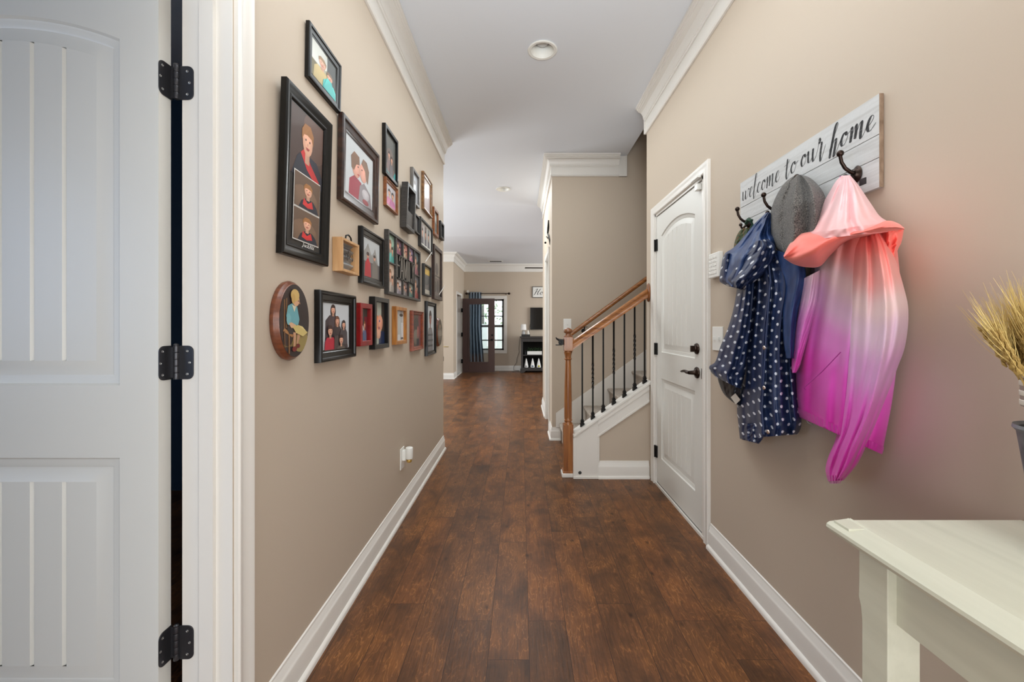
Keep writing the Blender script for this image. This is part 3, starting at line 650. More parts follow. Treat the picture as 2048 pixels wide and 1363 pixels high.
# ------------------------------------------------------------------ pictures on the gallery wall
def E(cx, cy, rx, ry, c, k=16): return ([(cx + rx*math.cos(2*PI*i/k), cy + ry*math.sin(2*PI*i/k)) for i in range(k)], c)
def R_(x0, y0, x1, y1, c): return ([(x0, y0), (x1, y0), (x1, y1), (x0, y1)], c)
SK = (226, 170, 142)
def person(cx, cy, s, hair, shirt, skin=SK, ar=1.0, longhair=False, face=True):
    """head centre cx,cy ; s head radius ; ar = width scale for the canvas aspect"""
    a = s*ar; out = []
    if longhair: out.append(E(cx, cy-s*.5, a*1.15, s*1.9, hair))
    out.append(([(cx-a*2.1, cy-s*6), (cx+a*2.1, cy-s*6), (cx+a*1.9, cy-s*2.4), (cx+a*1.2, cy-s*1.45), (cx-a*1.2, cy-s*1.45), (cx-a*1.9, cy-s*2.4)], shirt))
    out.append(R_(cx-a*.35, cy-s*1.7, cx+a*.35, cy-s*.7, tuple(int(x*.88) for x in skin)))
    out.append(E(cx, cy, a*.82, s*1.08, skin))
    out.append(([(cx-a*.92, cy-s*.05), (cx-a*.95, cy+s*.7), (cx-a*.5, cy+s*1.25), (cx+a*.4, cy+s*1.3), (cx+a*.95, cy+s*.75), (cx+a*.9, cy-s*.05), (cx+a*.6, cy+s*.42), (cx-a*.1, cy+s*.5), (cx-a*.6, cy+s*.4)], hair))
    if face:
        for sx in (-.32, .32): out.append(E(cx+a*sx, cy+s*.08, a*.1, s*.09, (50, 36, 32), 8))
        out.append(E(cx, cy-s*.22, a*.09, s*.13, tuple(int(x*.86) for x in skin), 8))
        out.append(([(cx-a*.32, cy-s*.46), (cx+a*.32, cy-s*.46), (cx+a*.16, cy-s*.64), (cx-a*.16, cy-s*.64)], (176, 70, 66)))
    return out
def clip(poly):
    for ax, lim, sg in ((0, 0, 1), (0, 1, -1), (1, 0, 1), (1, 1, -1)):
        out = []; n = len(poly)
        for i in range(n):
            a, b = poly[i], poly[(i+1) % n]
            ia, ib = sg*(a[ax]-lim) >= 0, sg*(b[ax]-lim) >= 0
            if ia: out.append(a)
            if ia != ib:
                t = (lim-a[ax])/(b[ax]-a[ax]); out.append((a[0]+(b[0]-a[0])*t, a[1]+(b[1]-a[1])*t))
        poly = out
        if not poly: return []
    return poly
def picture(name, u0, u1, v0, v1, d, fn, bgc, shapes, parent, grad=None):
    mb = MB(); mb.col = lin(bgc)
    mb.quad(*[fn(u0 + a*(u1-u0), v0 + b*(v1-v0), d) for a, b in ((0, 0), (1, 0), (1, 1), (0, 1))])
    mb.quad(*[fn(u0 + a*(u1-u0), v0 + b*(v1-v0), d-.001) for a, b in ((0, 0), (1, 0), (1, 1), (0, 1))])
    e = d
    for pl, c in shapes:
        pl = clip(pl)
        if len(pl) < 3: continue
        e += .00012; mb.col = lin(c)
        vs = [fn(u0 + a*(u1-u0), v0 + b*(v1-v0), e) for a, b in pl]
        base_c = mb.col; n_ = len(vs); rg = random.Random(int(pl[0][0]*9999) + n_)
        if n_ >= 12:      # rounded shapes: a printed soft modelling, lighter core
            cen = sum((Vector(v) for v in vs), Vector())/n_
            cs = [tuple(min(1, q*(.80 + .22*(pl[i][1] > pl[0][1]))) for q in base_c[:3]) + (1,) for i in range(n_)] + [tuple(min(1, q*1.16) for q in base_c[:3]) + (1,)]
            mb.add(vs + [cen], [(i, (i+1) % n_, n_) for i in range(n_)], cols=cs)
        else:
            cs = [tuple(min(1, q*k_) for q in base_c[:3]) + (1,) for k_ in [rg.uniform(.78, 1.2) for _ in range(n_)]]
            mb.add(vs, [tuple(range(n_))], cols=cs)
    return mb.build(name, 'print', parent, fixn=False)
GP = 'framed pictures covering the gallery wall'
PROF = {
 'bold': [(0, 0), (0, .75), (.06, .95), (.16, 1), (.30, .92), (.36, .72), (.50, .66), (.78, .60), (.84, .50), (1, .42), (1, .15)],
 'flat': [(0, 0), (0, .93), (.06, 1), (.94, 1), (1, .93), (1, .15)],
 'scoop': [(0, 0), (0, .8), (.10, 1), (.26, .96), (.5, .70), (.72, .58), (.8, .64), (.9, .60), (1, .4), (1, .15)],
 'box': [(0, 0), (0, .97), (.1, 1), (.9, 1), (1, .97), (1, .05)],
}
def frame(name, lab, mt, L, R, t, fw, style='bold', pics=(), inner=None, matm=None, matw=0.0, lean=0.0, cat='picture frame', depth=.30, tl=None):
    """L=(px,ytop,ybot) near front edge, R=(px,ytop,ybot) far front edge, all on the plane XL+t"""
    X = XL + t + lean/2
    if isinstance(L[0], tuple): L = (sum(L[0])/2, L[1], L[2])
    if isinstance(R[0], tuple): R = (sum(R[0])/2, R[1], R[2])
    Y1, Y2 = F*X/(L[0]-CX), F*X/(R[0]-CX)
    zt = (H + (CY-L[1])*Y1/F + H + (CY-R[1])*Y2/F)/2; zb = (H + (CY-L[2])*Y1/F + H + (CY-R[2])*Y2/F)/2
    W, Hh = Y2-Y1, zt-zb
    rt = thing(name, (XL, (Y1+Y2)/2, zb), lab, cat, GP)
    fn = lambda u, v, d: (XL + .0015 + d + lean*(v/Hh), Y1+u, zb+v)
    pr = [(o*fw, d*t) for o, d in PROF[style]]
    loops = [[fn(o, o, d), fn(W-o, o, d), fn(W-o, Hh-o, d), fn(o, Hh-o, d)] for o, d in pr]
    vs = [p for lp in loops for p in lp]; k = len(loops)
    fs = [(r*4+i, r*4+(i+1) % 4, (r+1)*4+(i+1) % 4, (r+1)*4+i) for r in range(k-1) for i in range(4)] + [(0, 1, 2, 3)]
    MB().add(vs, fs).build('frame', mt, rt, smooth=28)
    dd = t*depth
    if matm:
        a = fw - .001; mb = MB()
        mb.add([fn(a, a, dd), fn(W-a, a, dd), fn(W-a, Hh-a, dd), fn(a, Hh-a, dd)], [(0, 1, 2, 3)])
        mb.build('mat', matm, rt)
        if not pics: return rt, fn, W, Hh, dd
        mw = fw + matw
    else: mw = fw - .001
    for p in pics:
        if len(p) == 2: (bgc, sh) = p; box = (mw, W-mw, mw, Hh-mw)
        else:
            bx, bgc, sh = p; box = (mw + bx[0]*(W-2*mw), mw + bx[2]*(W-2*mw), mw + bx[1]*(Hh-2*mw), mw + bx[3]*(Hh-2*mw))
        picture('photo', *box, dd+.0008, fn, bgc, sh, rt)
    return rt, fn, W, Hh, dd
HB, HD, HL = (140, 88, 52), (62, 40, 30), (196, 148, 84)
CH1 = (168, 112, 58)
frame('picture_frame', 'small black frame with a turquoise dress photo, topmost on the wall', 'black', (619, 41, 154), (682.5, 131, 226), .0165, .033, 'bold',
  [((176, 172, 150), [R_(0, 0, 1, .45, (118, 108, 70)), E(.2, .75, .5, .3, (206, 208, 200)), R_(.62, .3, 1, 1, (58, 60, 56))] + person(.42, .62, .12, (150, 118, 78), (190, 168, 110), ar=1.4) + person(.72, .46, .10, (120, 90, 60), (74, 196, 190), ar=1.4) + [([(.45, 0), (.98, 0), (.8, .38), (.6, .38)], (72, 200, 194))])], lean=.004)
BR = (104, 80, 62)
rt, fn, W, Hh, dd = frame('picture_frame', 'tall black frame with three portraits of a smiling boy in red', 'black', ((575, 565.5), 150, 502), ((666.5, 656.5), 251, 535.6), .022, .042, 'scoop', matm='matb', lean=.016)
fw = .046
picture('photo', fw, W-fw, Hh*.50, Hh-fw, dd+.0006, fn, (72, 50, 42), [E(.75, .75, .4, .4, (92, 64, 52))] + [([(.05, 0), (.2, .3), (.36, .42), (.8, .38), (1, .2), (1, 0)], (34, 34, 48)), ([(.3, .38), (.42, .48), (.6, .30), (.9, .10), (.8, .02), (.5, .18)], (200, 42, 44))] + person(.5, .60, .20, CH1, (34, 34, 48), (236, 178, 148), ar=.95)[1:], rt)
for k_, (va, vb) in enumerate(((.320, .525), (.118, .308))):
    picture('photo', W*.235, W*.80, Hh*va-.004, Hh*vb+.004, dd+.003, fn, (232, 228, 222), [], rt)
    picture('photo', W*.245, W*.79, Hh*va, Hh*vb, dd+.0042, fn, BR, [E(.4, .3, .5, .4, (124, 96, 74)), ([(.15, 0), (.25, .22), (.42, .34), (.7, .34), (.86, .2), (.95, 0)], (30, 32, 46)), ([(.34, .33), (.5, .2), (.66, .33), (.72, .12), (.5, .06), (.3, .12)], (206, 44, 44))] + person(.5, .58, .17, CH1, (30, 32, 46), (236, 178, 148), ar=1.05)[1:], rt)
frame('picture_frame', 'wide dark brown frame showing two boys cheek to cheek on white', ['brownf'], ((687.4, 684.7), 220, 397), ((759.3, 757.7), 312.7, 450), .024, .056, 'bold',
  [((206, 210, 212), [([(.12, 0), (.14, .28), (.3, .40), (.55, .36), (.6, 0)], (168, 50, 70)), ([(.45, 0), (.5, .3), (.66, .40), (.9, .28), (.98, 0)], (140, 132, 136)), E(.72, .2, .14, .10, (196, 190, 194)), E(.72, .06, .12, .05, (150, 60, 66)), E(.36, .56, .15, .18, (232, 168, 146)), E(.62, .58, .14, .18, (238, 172, 150)), ([(.2, .5), (.18, .7), (.28, .82), (.46, .80), (.48, .66), (.36, .62), (.28, .48)], (140, 104, 80)), ([(.54, .72), (.6, .84), (.74, .84), (.84, .7), (.80, .44), (.72, .5), (.68, .64)], (134, 104, 84)), E(.42, .60, .02, .015, (40, 30, 30), 8), E(.56, .61, .02, .015, (40, 30, 30), 8), E(.44, .46, .04, .015, (190, 70, 70), 8)])], lean=.006)
frame('picture_frame', 'thin black frame with dim family photo, above the small chestnut frame', 'black', (771, 247.6, 347.6), (796.4, 280.6, 372), .020, .018, 'flat',
  [((92, 92, 86), [R_(0, 0, 1, .22, (92, 176, 176)), E(.5, .42, .34, .26, (110, 96, 88)), E(.5, .2, .4, .1, (150, 120, 104))] + person(.4, .5, .07, HD, (120, 100, 98), ar=1.2) + person(.62, .44, .07, HD, (96, 90, 92), ar=1.2))])
frame('picture_frame', 'small chestnut frame of people in pink tops, below the dim photo', 'chest', (772.7, 355.8, 411.8), (796.4, 375, 429), .018, .022, 'bold',
  [((190, 186, 190), person(.35, .62, .15, HD, (214, 130, 170), ar=.9) + person(.68, .58, .15, (70, 60, 60), (200, 120, 168), ar=.9))])
# pine shadow box with tin and script
def script(mb, word, fn, u0, base_, xh, wid, thin, thick, ext=.0004, slant=.28):
    pass
G = {
 'w': ([[(0, 1), (.03, .5), (.08, .1), (.2, 0), (.36, .2), (.45, .95), (.47, .4), (.52, .08), (.64, 0), (.82, .3), (.88, .98), (1.05, .85)]], 1.05),
 'e': ([[(0, .3), (.3, .5), (.46, .82), (.36, 1), (.2, .85), (.1, .4), (.2, .04), (.38, 0), (.66, .35)]], .66),
 'l': ([[(0, .35), (.3, 1.2), (.42, 1.9), (.33, 2.1), (.22, 1.8), (.10, .4), (.12, -.35), (.3, -.25), (.58, .35)]], .56),
 'c': ([[(.46, .78), (.38, 1), (.2, .85), (.08, .4), (.18, .03), (.38, 0), (.66, .35)]], .64),
 'o': ([[(.42, .95), (.2, .88), (.06, .42), (.18, .02), (.38, .08), (.52, .5), (.46, .88), (.36, .9), (.46, .68), (.74, .85)]], .72),
 'm': ([[(0, .9), (.08, 1), (.1, .4), (.08, -.1)], [(.1, .1), (.28, .85), (.40, 1), (.42, .4), (.40, 0)], [(.42, .2), (.62, .9), (.78, 1), (.78, .4), (.82, -.15), (.96, -.1), (1.15, .35)]], 1.12),
 't': ([[(.22, 1.55), (.18, .8), (.16, .1), (.24, -.25), (.34, -.15), (.5, .3)], [(-.12, 1.0), (.05, 1.06), (.25, 1.1), (.46, 1.4)]], .58),
 'u': ([[(0, 1), (.02, .5), (.06, .1), (.2, 0), (.4, .3), (.46, 1), (.46, .4), (.52, .0), (.62, -.08), (.84, .3)]], .82),
 'r': ([[(0, .3), (.14, 1.0), (.10, 1.35), (.18, 1.5), (.26, 1.3), (.2, 1.1), (.42, 1.05), (.38, .4), (.40, -.2), (.5, -.35), (.8, .75)]], .72),
 'h': ([[(-.1, .1), (.2, 1.2), (.4, 1.85), (.34, 2.1), (.2, 1.8), (.08, .6), (0, -.45)], [(.02, .0), (.2, .7), (.38, .85), (.38, .3), (.34, -.4), (.46, -.35), (.8, .6)]], .78),
 'J': ([[(-.1, 1.6), (.3, 1.9), (.55, 1.7), (.3, 1.9), (.25, .6), (.1, -.3), (-.1, -.2), (.4, .3)]], .6),
 'a': ([[(.45, .85), (.2, .9), (.06, .42), (.18, .02), (.38, .3), (.46, .9), (.46, .1), (.66, .2)]], .66),
 'k': ([[(0, .3), (.3, 1.6), (.3, 2), (.15, 1.6), (.08, 0)], [(.1, .4), (.35, .9), (.4, .65), (.15, .45), (.4, .0), (.6, .2)]], .62),
 '2': ([[(0, 1.2), (.2, 1.5), (.38, 1.2), (.2, .5), (0, 0), (.42, .05)]], .55),
 '0': ([[(.2, 1.5), (.02, .8), (.16, 0), (.36, .7), (.2, 1.5)]], .5),
 '6': ([[(.4, 1.45), (.12, .9), (.06, .2), (.2, 0), (.36, .35), (.2, .7), (.06, .4)]], .5),
 'H': ([[(-.2, 1.4), (.1, 1.9), (.3, 2.0), (.16, .9), (.0, 0), (-.15, -.1)], [(.9, 2.05), (.62, 1.0), (.55, .1), (.7, 0), (.9, .3)], [(-.1, .8), (.3, 1.05), (.8, 1.0)]], 1.0),
}
def script(mb, word, fn, u0, width, base_, xh, thin, thick, d=.0006, slant=.30):
    adv = sum(G[ch][1] for ch in word); k = width/adv; u = u0
    for ch in word:
        strokes, a = G[ch]
        for stn in strokes:
            P = [Vector((x, y)) for x, y in stn]; S = []
            for i in range(len(P)-1):
                p0, p1, p2, p3 = P[max(i-1, 0)], P[i], P[i+1], P[min(i+2, len(P)-1)]
                for j in range(6):
                    t = j/6; S.append(.5*((2*p1) + (p2-p0)*t + (2*p0-5*p1+4*p2-p3)*t*t + (3*p1-p0-3*p2+p3)*t**3))
            S.append(P[-1])
            Q = [Vector((u + (q.x + slant*(q.y-.5)*.5)*k, base_ + q.y*xh)) for q in S]
            vs = []; n = len(Q)
            for i, q in enumerate(Q):
                t = (Q[min(i+1, n-1)] - Q[max(i-1, 0)])
                if t.length < 1e-9: t = Vector((0, -1))
                t.normalize(); nn = Vector((-t.y, t.x))
                wdt = thin + (thick-thin)*max(0, -t.y)**1.5
                if i in (0, n-1): wdt *= .6
                for s_ in (-1, 1): vs.append(fn(q.x + nn.x*s_*wdt/2, q.y + nn.y*s_*wdt/2, d))
            mb.add(vs, [(2*i, 2*i+1, 2*i+3, 2*i+2) for i in range(n-1)])
        u += a*k
    return mb
# caption under the boy's portraits
cap = MB(); script(cap, 'Jack2006', fn, W*.44, W*.26, Hh*.084, .0085, .0008, .0026, dd+.003); cap.build('caption', 'inkw', rt, fixn=False)['label'] = 'white script caption'
rt, fn, W, Hh, dd = frame('shadow_box', 'small pine box with corrugated tin back and black script', 'pine', (684, 474, 542), (718, 489, 551), .040, .011, 'box', depth=.15, cat='wall decoration')
b = MB(); K = 60; vs = []
for i in range(K+1):
    v_ = .008 + (Hh-.016)*i/K; dd_ = .012 + .007*math.cos(2*PI*i/K*4)
    vs += [fn(.008, v_, dd_), fn(W-.008, v_, dd_)]
b.add(vs, [(2*i, 2*i+1, 2*i+3, 2*i+2) for i in range(K)]); b.build('tin_back', 'tin', rt, smooth=60)
b = MB(); script(b, 'mother', fn, .014, W-.03, Hh*.47, .016, .0012, .0045, .0205); b.build('lettering', 'inkf', rt, fixn=False)
b = MB(); b.tube([fn(W*.32, Hh-.002, .028), fn(W*.36, Hh+.018, .028), fn(W*.5, Hh+.026, .028), fn(W*.64, Hh+.018, .028), fn(W*.68, Hh-.002, .028)], .0035, 8); b.build('carry_handle', 'iron', rt, smooth=50)
frame('picture_frame', 'black frame of a couple, red dress, by city spires', 'black', ((727, 724.5), 448.5, 565), (769.5, 480, 577), .024, .040, 'bold',
  [((190, 194, 196), [([(0, .35), (0, .6), (.15, .72), (.28, .88), (.42, .68), (.5, .6), (.62, .7), (.7, .82), (.8, .62), (.9, .4)], (150, 148, 144)), R_(0, 0, 1, .4, (96, 92, 92)), ([(.08, 0), (.12, .35), (.28, .52), (.42, .36), (.46, 0)], (186, 32, 44)), E(.27, .56, .07, .07, (210, 150, 126)), E(.27, .60, .08, .05, (70, 44, 36)), ([(.5, 0), (.52, .36), (.66, .50), (.86, .38), (.9, 0)], (126, 118, 110)), E(.66, .55, .07, .07, (214, 158, 134)), E(.66, .60, .07, .04, (60, 46, 40))])])
# FAMILY collage
rt, fn, W, Hh, dd = frame('collage_frame', 'dark grey multi-photo collage frame with cut-out block word across its middle', 'charcoal', ((778, 775.4), 457, 586.5), (841, 505, 603.6), .024, .016, 'flat', matm='backing', depth=.2)
a = .016; iw, ih = W-2*a, Hh-2*a
bars = MB()
def bar(x0, x1, y0, y1, dq=.021): 
    p = [fn(a + x*iw, a + y*ih, .004) for x, y in ((x0, y0), (x1, y0), (x1, y1), (x0, y1))]; bars.prism(p, (dq-.004, 0, 0))
bar(.185, .215, 0, 1); bar(.785, .815, 0, 1); bar(0, .2, .49, .515); bar(.8, 1, .49, .515); bar(.2, .8, .70, .73); bar(.2, .8, .27, .30)
for x in (.395, .585): bar(x, x+.025, .715, 1); bar(x, x+.025, 0, .285)
bars.build('divider', 'charcoal', rt, bevel=.001)
cols = [((120, 150, 130), (98, 200, 190)), ((176, 150, 130), (200, 190, 180)), ((90, 60, 80), (150, 80, 110)), ((190, 120, 110), (220, 190, 160)), ((130, 110, 140), (230, 150, 170)), ((70, 84, 86), (180, 110, 120)), ((76, 74, 78), (190, 90, 84)), ((190, 180, 176), (170, 160, 170)), ((110, 90, 90), (150, 140, 140)), ((120, 130, 120), (96, 140, 130))]
cells = [(0, .515, .185, 1), (0, 0, .185, .49), (.215, .73, .395, 1), (.42, .73, .585, 1), (.61, .73, .785, 1), (.815, .515, 1, 1), (.815, 0, 1, .49), (.215, 0, .395, .27), (.42, 0, .585, .27), (.61, 0, .785, .27)]
for (x0, y0, x1, y1), (c0, c1) in zip(cells, cols):
    picture('photo', a+x0*iw, a+x1*iw, a+y0*ih, a+y1*ih, .009, fn, c0, [E(.7, .9, .4, .3, tuple(min(255, x+40) for x in c0))] + person(.45, .62, .16, HB, c1, ar=1.1, face=False) + person(.72, .45, .12, HD, tuple(int(x*.8) for x in c1), ar=1.1, face=False), rt)
LT = {'F': [((0, 0), (0, 1)), ((0, 1), (.8, 1)), ((0, .55), (.6, .55)), ((-.15, 0), (.3, 0)), ((.8, .8), (.8, 1))], 'A': [((0, 0), (.45, 1)), ((.45, 1), (.9, 0)), ((.18, .38), (.72, .38)), ((-.15, 0), (.2, 0)), ((.7, 0), (1.05, 0))],
      'M': [((0, 0), (0, 1)), ((0, 1), (.5, .15)), ((.5, .15), (1, 1)), ((1, 1), (1, 0))], 'I': [((.25, 0), (.25, 1)), ((0, 0), (.5, 0)), ((0, 1), (.5, 1))], 'L': [((0, 1), (0, 0)), ((0, 0), (.7, 0)), ((-.1, 1), (.25, 1)), ((.7, 0), (.7, .2))], 'Y': [((0, 1), (.42, .5)), ((.84, 1), (.42, .5)), ((.42, .5), (.42, 0)), ((.2, 0), (.65, 0))]}
adv = {'F': 1.0, 'A': 1.1, 'M': 1.2, 'I': .7, 'L': .85, 'Y': .85}; tot = sum(adv[c_] for c_ in 'FAMILY')
lb = MB(); cu = a + .225*iw; kx = .56*iw/tot; bz, hz = a + .285*ih, .43*ih
for ch in 'FAMILY':
    for (p, q) in LT[ch]:
        P0 = Vector((cu + p[0]*kx, bz + p[1]*hz)); P1 = Vector((cu + q[0]*kx, bz + q[1]*hz)); d_ = (P1-P0).normalized(); nn = Vector((-d_.y*.0021, d_.x*.0036)); P0 = P0 - d_*.003; P1 = P1 + d_*.003
        lb.prism([fn(*(P0+nn), .016), fn(*(P1+nn), .016), fn(*(P1-nn), .016), fn(*(P0-nn), .016)], (.005, 0, 0))
    cu += adv[ch]*kx
lb.build('block_letters', 'letterg', rt, bevel=.0006)
frame('picture_frame', 'grey wooden frame partly behind the deep dark box', 'greyf', (826, 333, 402), (839.3, 353, 418), .020, .018, 'flat',
  [((196, 200, 206), [([(.2, 0), (.3, .5), (.6, .6), (.9, 0)], (170, 172, 178)), E(.5, .7, .12, .08, (150, 140, 140))])])
rt, fn, W, Hh, dd = frame('shadow_box', 'deep weathered black box frame jutting out above the collage', 'charcoal', ((816, 812), 363, 457), ((833, 828.5), 384, 465), .040, .022, 'box', lean=.012, matm='matb', depth=.2, cat='wall decoration')
b = MB()
b.prism([fn(.022, .03, .012), fn(.05, .03, .012), fn(.06, Hh*.5, .012), fn(.045, Hh-.05, .012), fn(.022, Hh-.03, .012)], (.002, 0, 0)); b.build('white_cutout', 'matw', rt)
b = MB()
for i in range(4): b.prism([fn(.02, Hh*(.35+.1*i), .034), fn(.035, Hh*(.38+.1*i), .034), fn(.035, Hh*(.43+.1*i), .034), fn(.02, Hh*(.40+.1*i), .034)], (.003, 0, 0))
b.prism([fn(.05, .02, .02), fn(W-.02, .02, .02), fn(W-.02, Hh*.42, .02), fn(.05, Hh*.42, .02)], (.012, 0, 0)); b.build('inner_panel', 'charcoal', rt)
frame('picture_frame', 'tiny black frame tucked beside the deep dark box', 'blackflat', (830.5, 424, 463), (840, 437, 470), .018, .010, 'flat', [((150, 148, 146), [R_(.5, 0, 1, 1, (60, 60, 62))])])
frame('picture_frame', 'gilded brown frame with pale print, high near the wall end', 'goldf', ((849.4, 847), 343, 418), (864.8, 366, 435.6), .022, .030, 'bold',
  [((196, 176, 170), [R_(0, 0, 1, .5, (178, 154, 152)), E(.5, .6, .3, .2, (220, 205, 196))])])
frame('picture_frame', 'narrow chestnut frame just below the gilded brown frame', 'chest', ((869.2, 868), 411.4, 469.8), (877.4, 425.7, 474.8), .020, .026, 'flat',
  [((150, 156, 150), [R_(.1, .1, .9, .5, (90, 100, 96)), E(.5, .7, .3, .15, (196, 200, 196))])])
frame('picture_frame', 'tiny deep black frame, last one at the upper wall end', 'blackflat', ((882.4, 881), 442, 475), (888.4, 447.8, 480.8), .030, .020, 'box', [((70, 72, 74), [R_(.2, .1, .9, .9, (96, 98, 100))])])
rt, fn, W, Hh, dd = frame('picture_frame', 'black frame holding three upright narrow photos on white mat', 'blackflat', ((843.4, 840), 431.3, 492), (865.5, 459, 509), .022, .015, 'flat', matm='matw', depth=.35)
for i in range(3): picture('photo', W*(.15+.25*i), W*(.34+.25*i), Hh*.17, Hh*.85, dd+.0008, fn, [(170, 156, 150), (120, 104, 98), (130, 134, 132)][i], person(.5, .6, .16, HD, (100, 96, 104), ar=1.6, face=False), rt)
frame('picture_frame', 'tall dark brown frame with grey print, by the wall end', 'dkbrownf', ((870.4, 866.5), 484.8, 597), (884.6, 504, 601.6), .024, .034, 'flat',
  [((150, 138, 124), [R_(0, .42, 1, .46, (92, 80, 72)), R_(0, 0, 1, .4, (116, 104, 96)), E(.3, .2, .12, .12, (60, 52, 48)), E(.6, .22, .14, .14, (70, 60, 56)), E(.5, .6, .2, .14, (96, 86, 80))])])
frame('picture_frame', 'narrow black frame beside collage, yellow glare painted across its photo', 'blackflat', (849, 527, 591), (863, 534, 592.4), .022, .013, 'flat',
  [((104, 100, 98), [R_(0, .72, 1, .92, (240, 200, 96)), R_(0, .92, 1, 1, (186, 168, 120)), E(.5, .5, .4, .16, (76, 78, 80)), R_(0, 0, 1, .18, (196, 190, 176))])])  # upper yellow band is glare painted into the print colour
for i, (p0, p1, lab) in enumerate(((PX(851, 524, XL+.018), PX(863.2, 506, XL+.040), 'white paper slip propped on top of the narrow black frame'), (PX(878, 590, XL+.026), PX(889.5, 572, XL+.055), 'white paper slip sticking out of the tall dark brown frame'))):
    d_ = Vector((0, .004, .012)); tag(MB().prism([p0, p1, p1+d_, p0+d_], (.0015, 0, 0)).build('paper_slip', 'matw'), lab, 'paper slip', 'paper slips tucked into frames')
FM = [((200, 204, 208), [([(.08, 0), (.1, .62), (.25, .74), (.5, .72), (.6, .4), (.86, .42), (.96, .02), (.9, 0)], (70, 58, 62))] + person(.37, .86, .085, (60, 34, 28), (74, 60, 64), longhair=True, face=True, ar=1.0) + person(.52, .62, .08, (120, 74, 50), (60, 48, 50), longhair=True, ar=1.0) + person(.76, .54, .075, (54, 34, 30), (80, 72, 76), longhair=True, ar=1.0) + person(.24, .40, .095, (64, 36, 30), (176, 36, 56), ar=1.0) + [R_(.38, .0, .54, .3, (72, 60, 58))] + person(.64, .20, .09, (54, 34, 30), (92, 84, 76), ar=1.0))]
frame('picture_frame', 'black frame with family of five on white, beside the oval plaque', 'black', ((644.5, 639.3), 576, 723.3), (713, 593.6, 714.6), .026, .044, 'bold', FM)
frame('picture_frame', 'glossy red frame with a grandparent holding a child', ['redf'], ((722, 720), 604.8, 692.3), (744.5, 608.5, 689.5), .026, .024, 'flat',
  [((54, 50, 50), [R_(.6, 0, 1, 1, (110, 30, 40)), R_(0, .75, 1, 1, (70, 70, 62))] + person(.28, .66, .13, (196, 180, 170), (214, 210, 206), (224, 160, 136), ar=1.2) + person(.62, .48, .10, HB, (96, 106, 136), ar=1.2) + [([(.05, 0), (.1, .22), (.5, .26), (.7, .0)], (72, 104, 136))])])
frame('picture_frame', 'deep black frame with a bright child portrait, overlapping the red frame', 'black', ((751.3, 748), 592.7, 699), (778.3, 597.6, 694), .030, .024, 'flat',
  [((176, 180, 166), [R_(.72, 0, 1, 1, (62, 52, 44)), R_(0, 0, .3, .35, (62, 104, 156)), R_(.5, 0, 1, .3, (26, 44, 84)), E(.3, .42, .26, .28, (222, 132, 84)), E(.6, .50, .24, .2, (232, 160, 130)), E(.48, .26, .18, .14, (224, 170, 140)), E(.15, .8, .2, .3, (150, 110, 74)), E(.55, .55, .05, .03, (70, 80, 150), 8), E(.5, .38, .08, .04, (180, 90, 90), 8)])])
frame('picture_frame', 'small honey oak frame with a pale certificate-like print', 'oakf', ((793, 791.5), 611.4, 688.4), (813.8, 615.8, 686.8), .026, .022, 'flat',
  [((206, 208, 208), [R_(.65, 0, .78, 1, (168, 172, 172)), R_(.1, .2, .6, .8, (186, 186, 182)), R_(.72, .05, .98, .6, (232, 236, 240)), E(.72, .85, .2, .05, (70, 66, 62)), R_(.66, .05, .95, .1, (60, 66, 76))])])
frame('picture_frame', 'red-brown frame with dim portrait, next to the honey oak frame', 'redwood', (826.7, 620, 702.7), (847.2, 623.5, 697), .026, .028, 'bold',
  [((88, 70, 62), [R_(.7, .0, 1, 1, (120, 58, 60)), E(.45, .7, .3, .2, (60, 50, 46)), E(.45, .3, .34, .24, (120, 110, 98)), E(.65, .45, .1, .2, (160, 90, 84)), R_(.5, .02, .8, .24, (44, 44, 50))])])
frame('picture_frame', 'tall black frame of a person in a grey striped sweater', 'black', (855.3, 601, 711.5), (872.8, 606.4, 707), .026, .034, 'bold',
  [((206, 212, 216), person(.5, .72, .14, (64, 44, 40), (128, 126, 128), (150, 104, 92), ar=1.3) + [R_(.2, .1, .85, .14, (80, 80, 84)), R_(.18, .22, .86, .26, (90, 90, 94)), R_(.2, .34, .84, .38, (84, 84, 88))])])
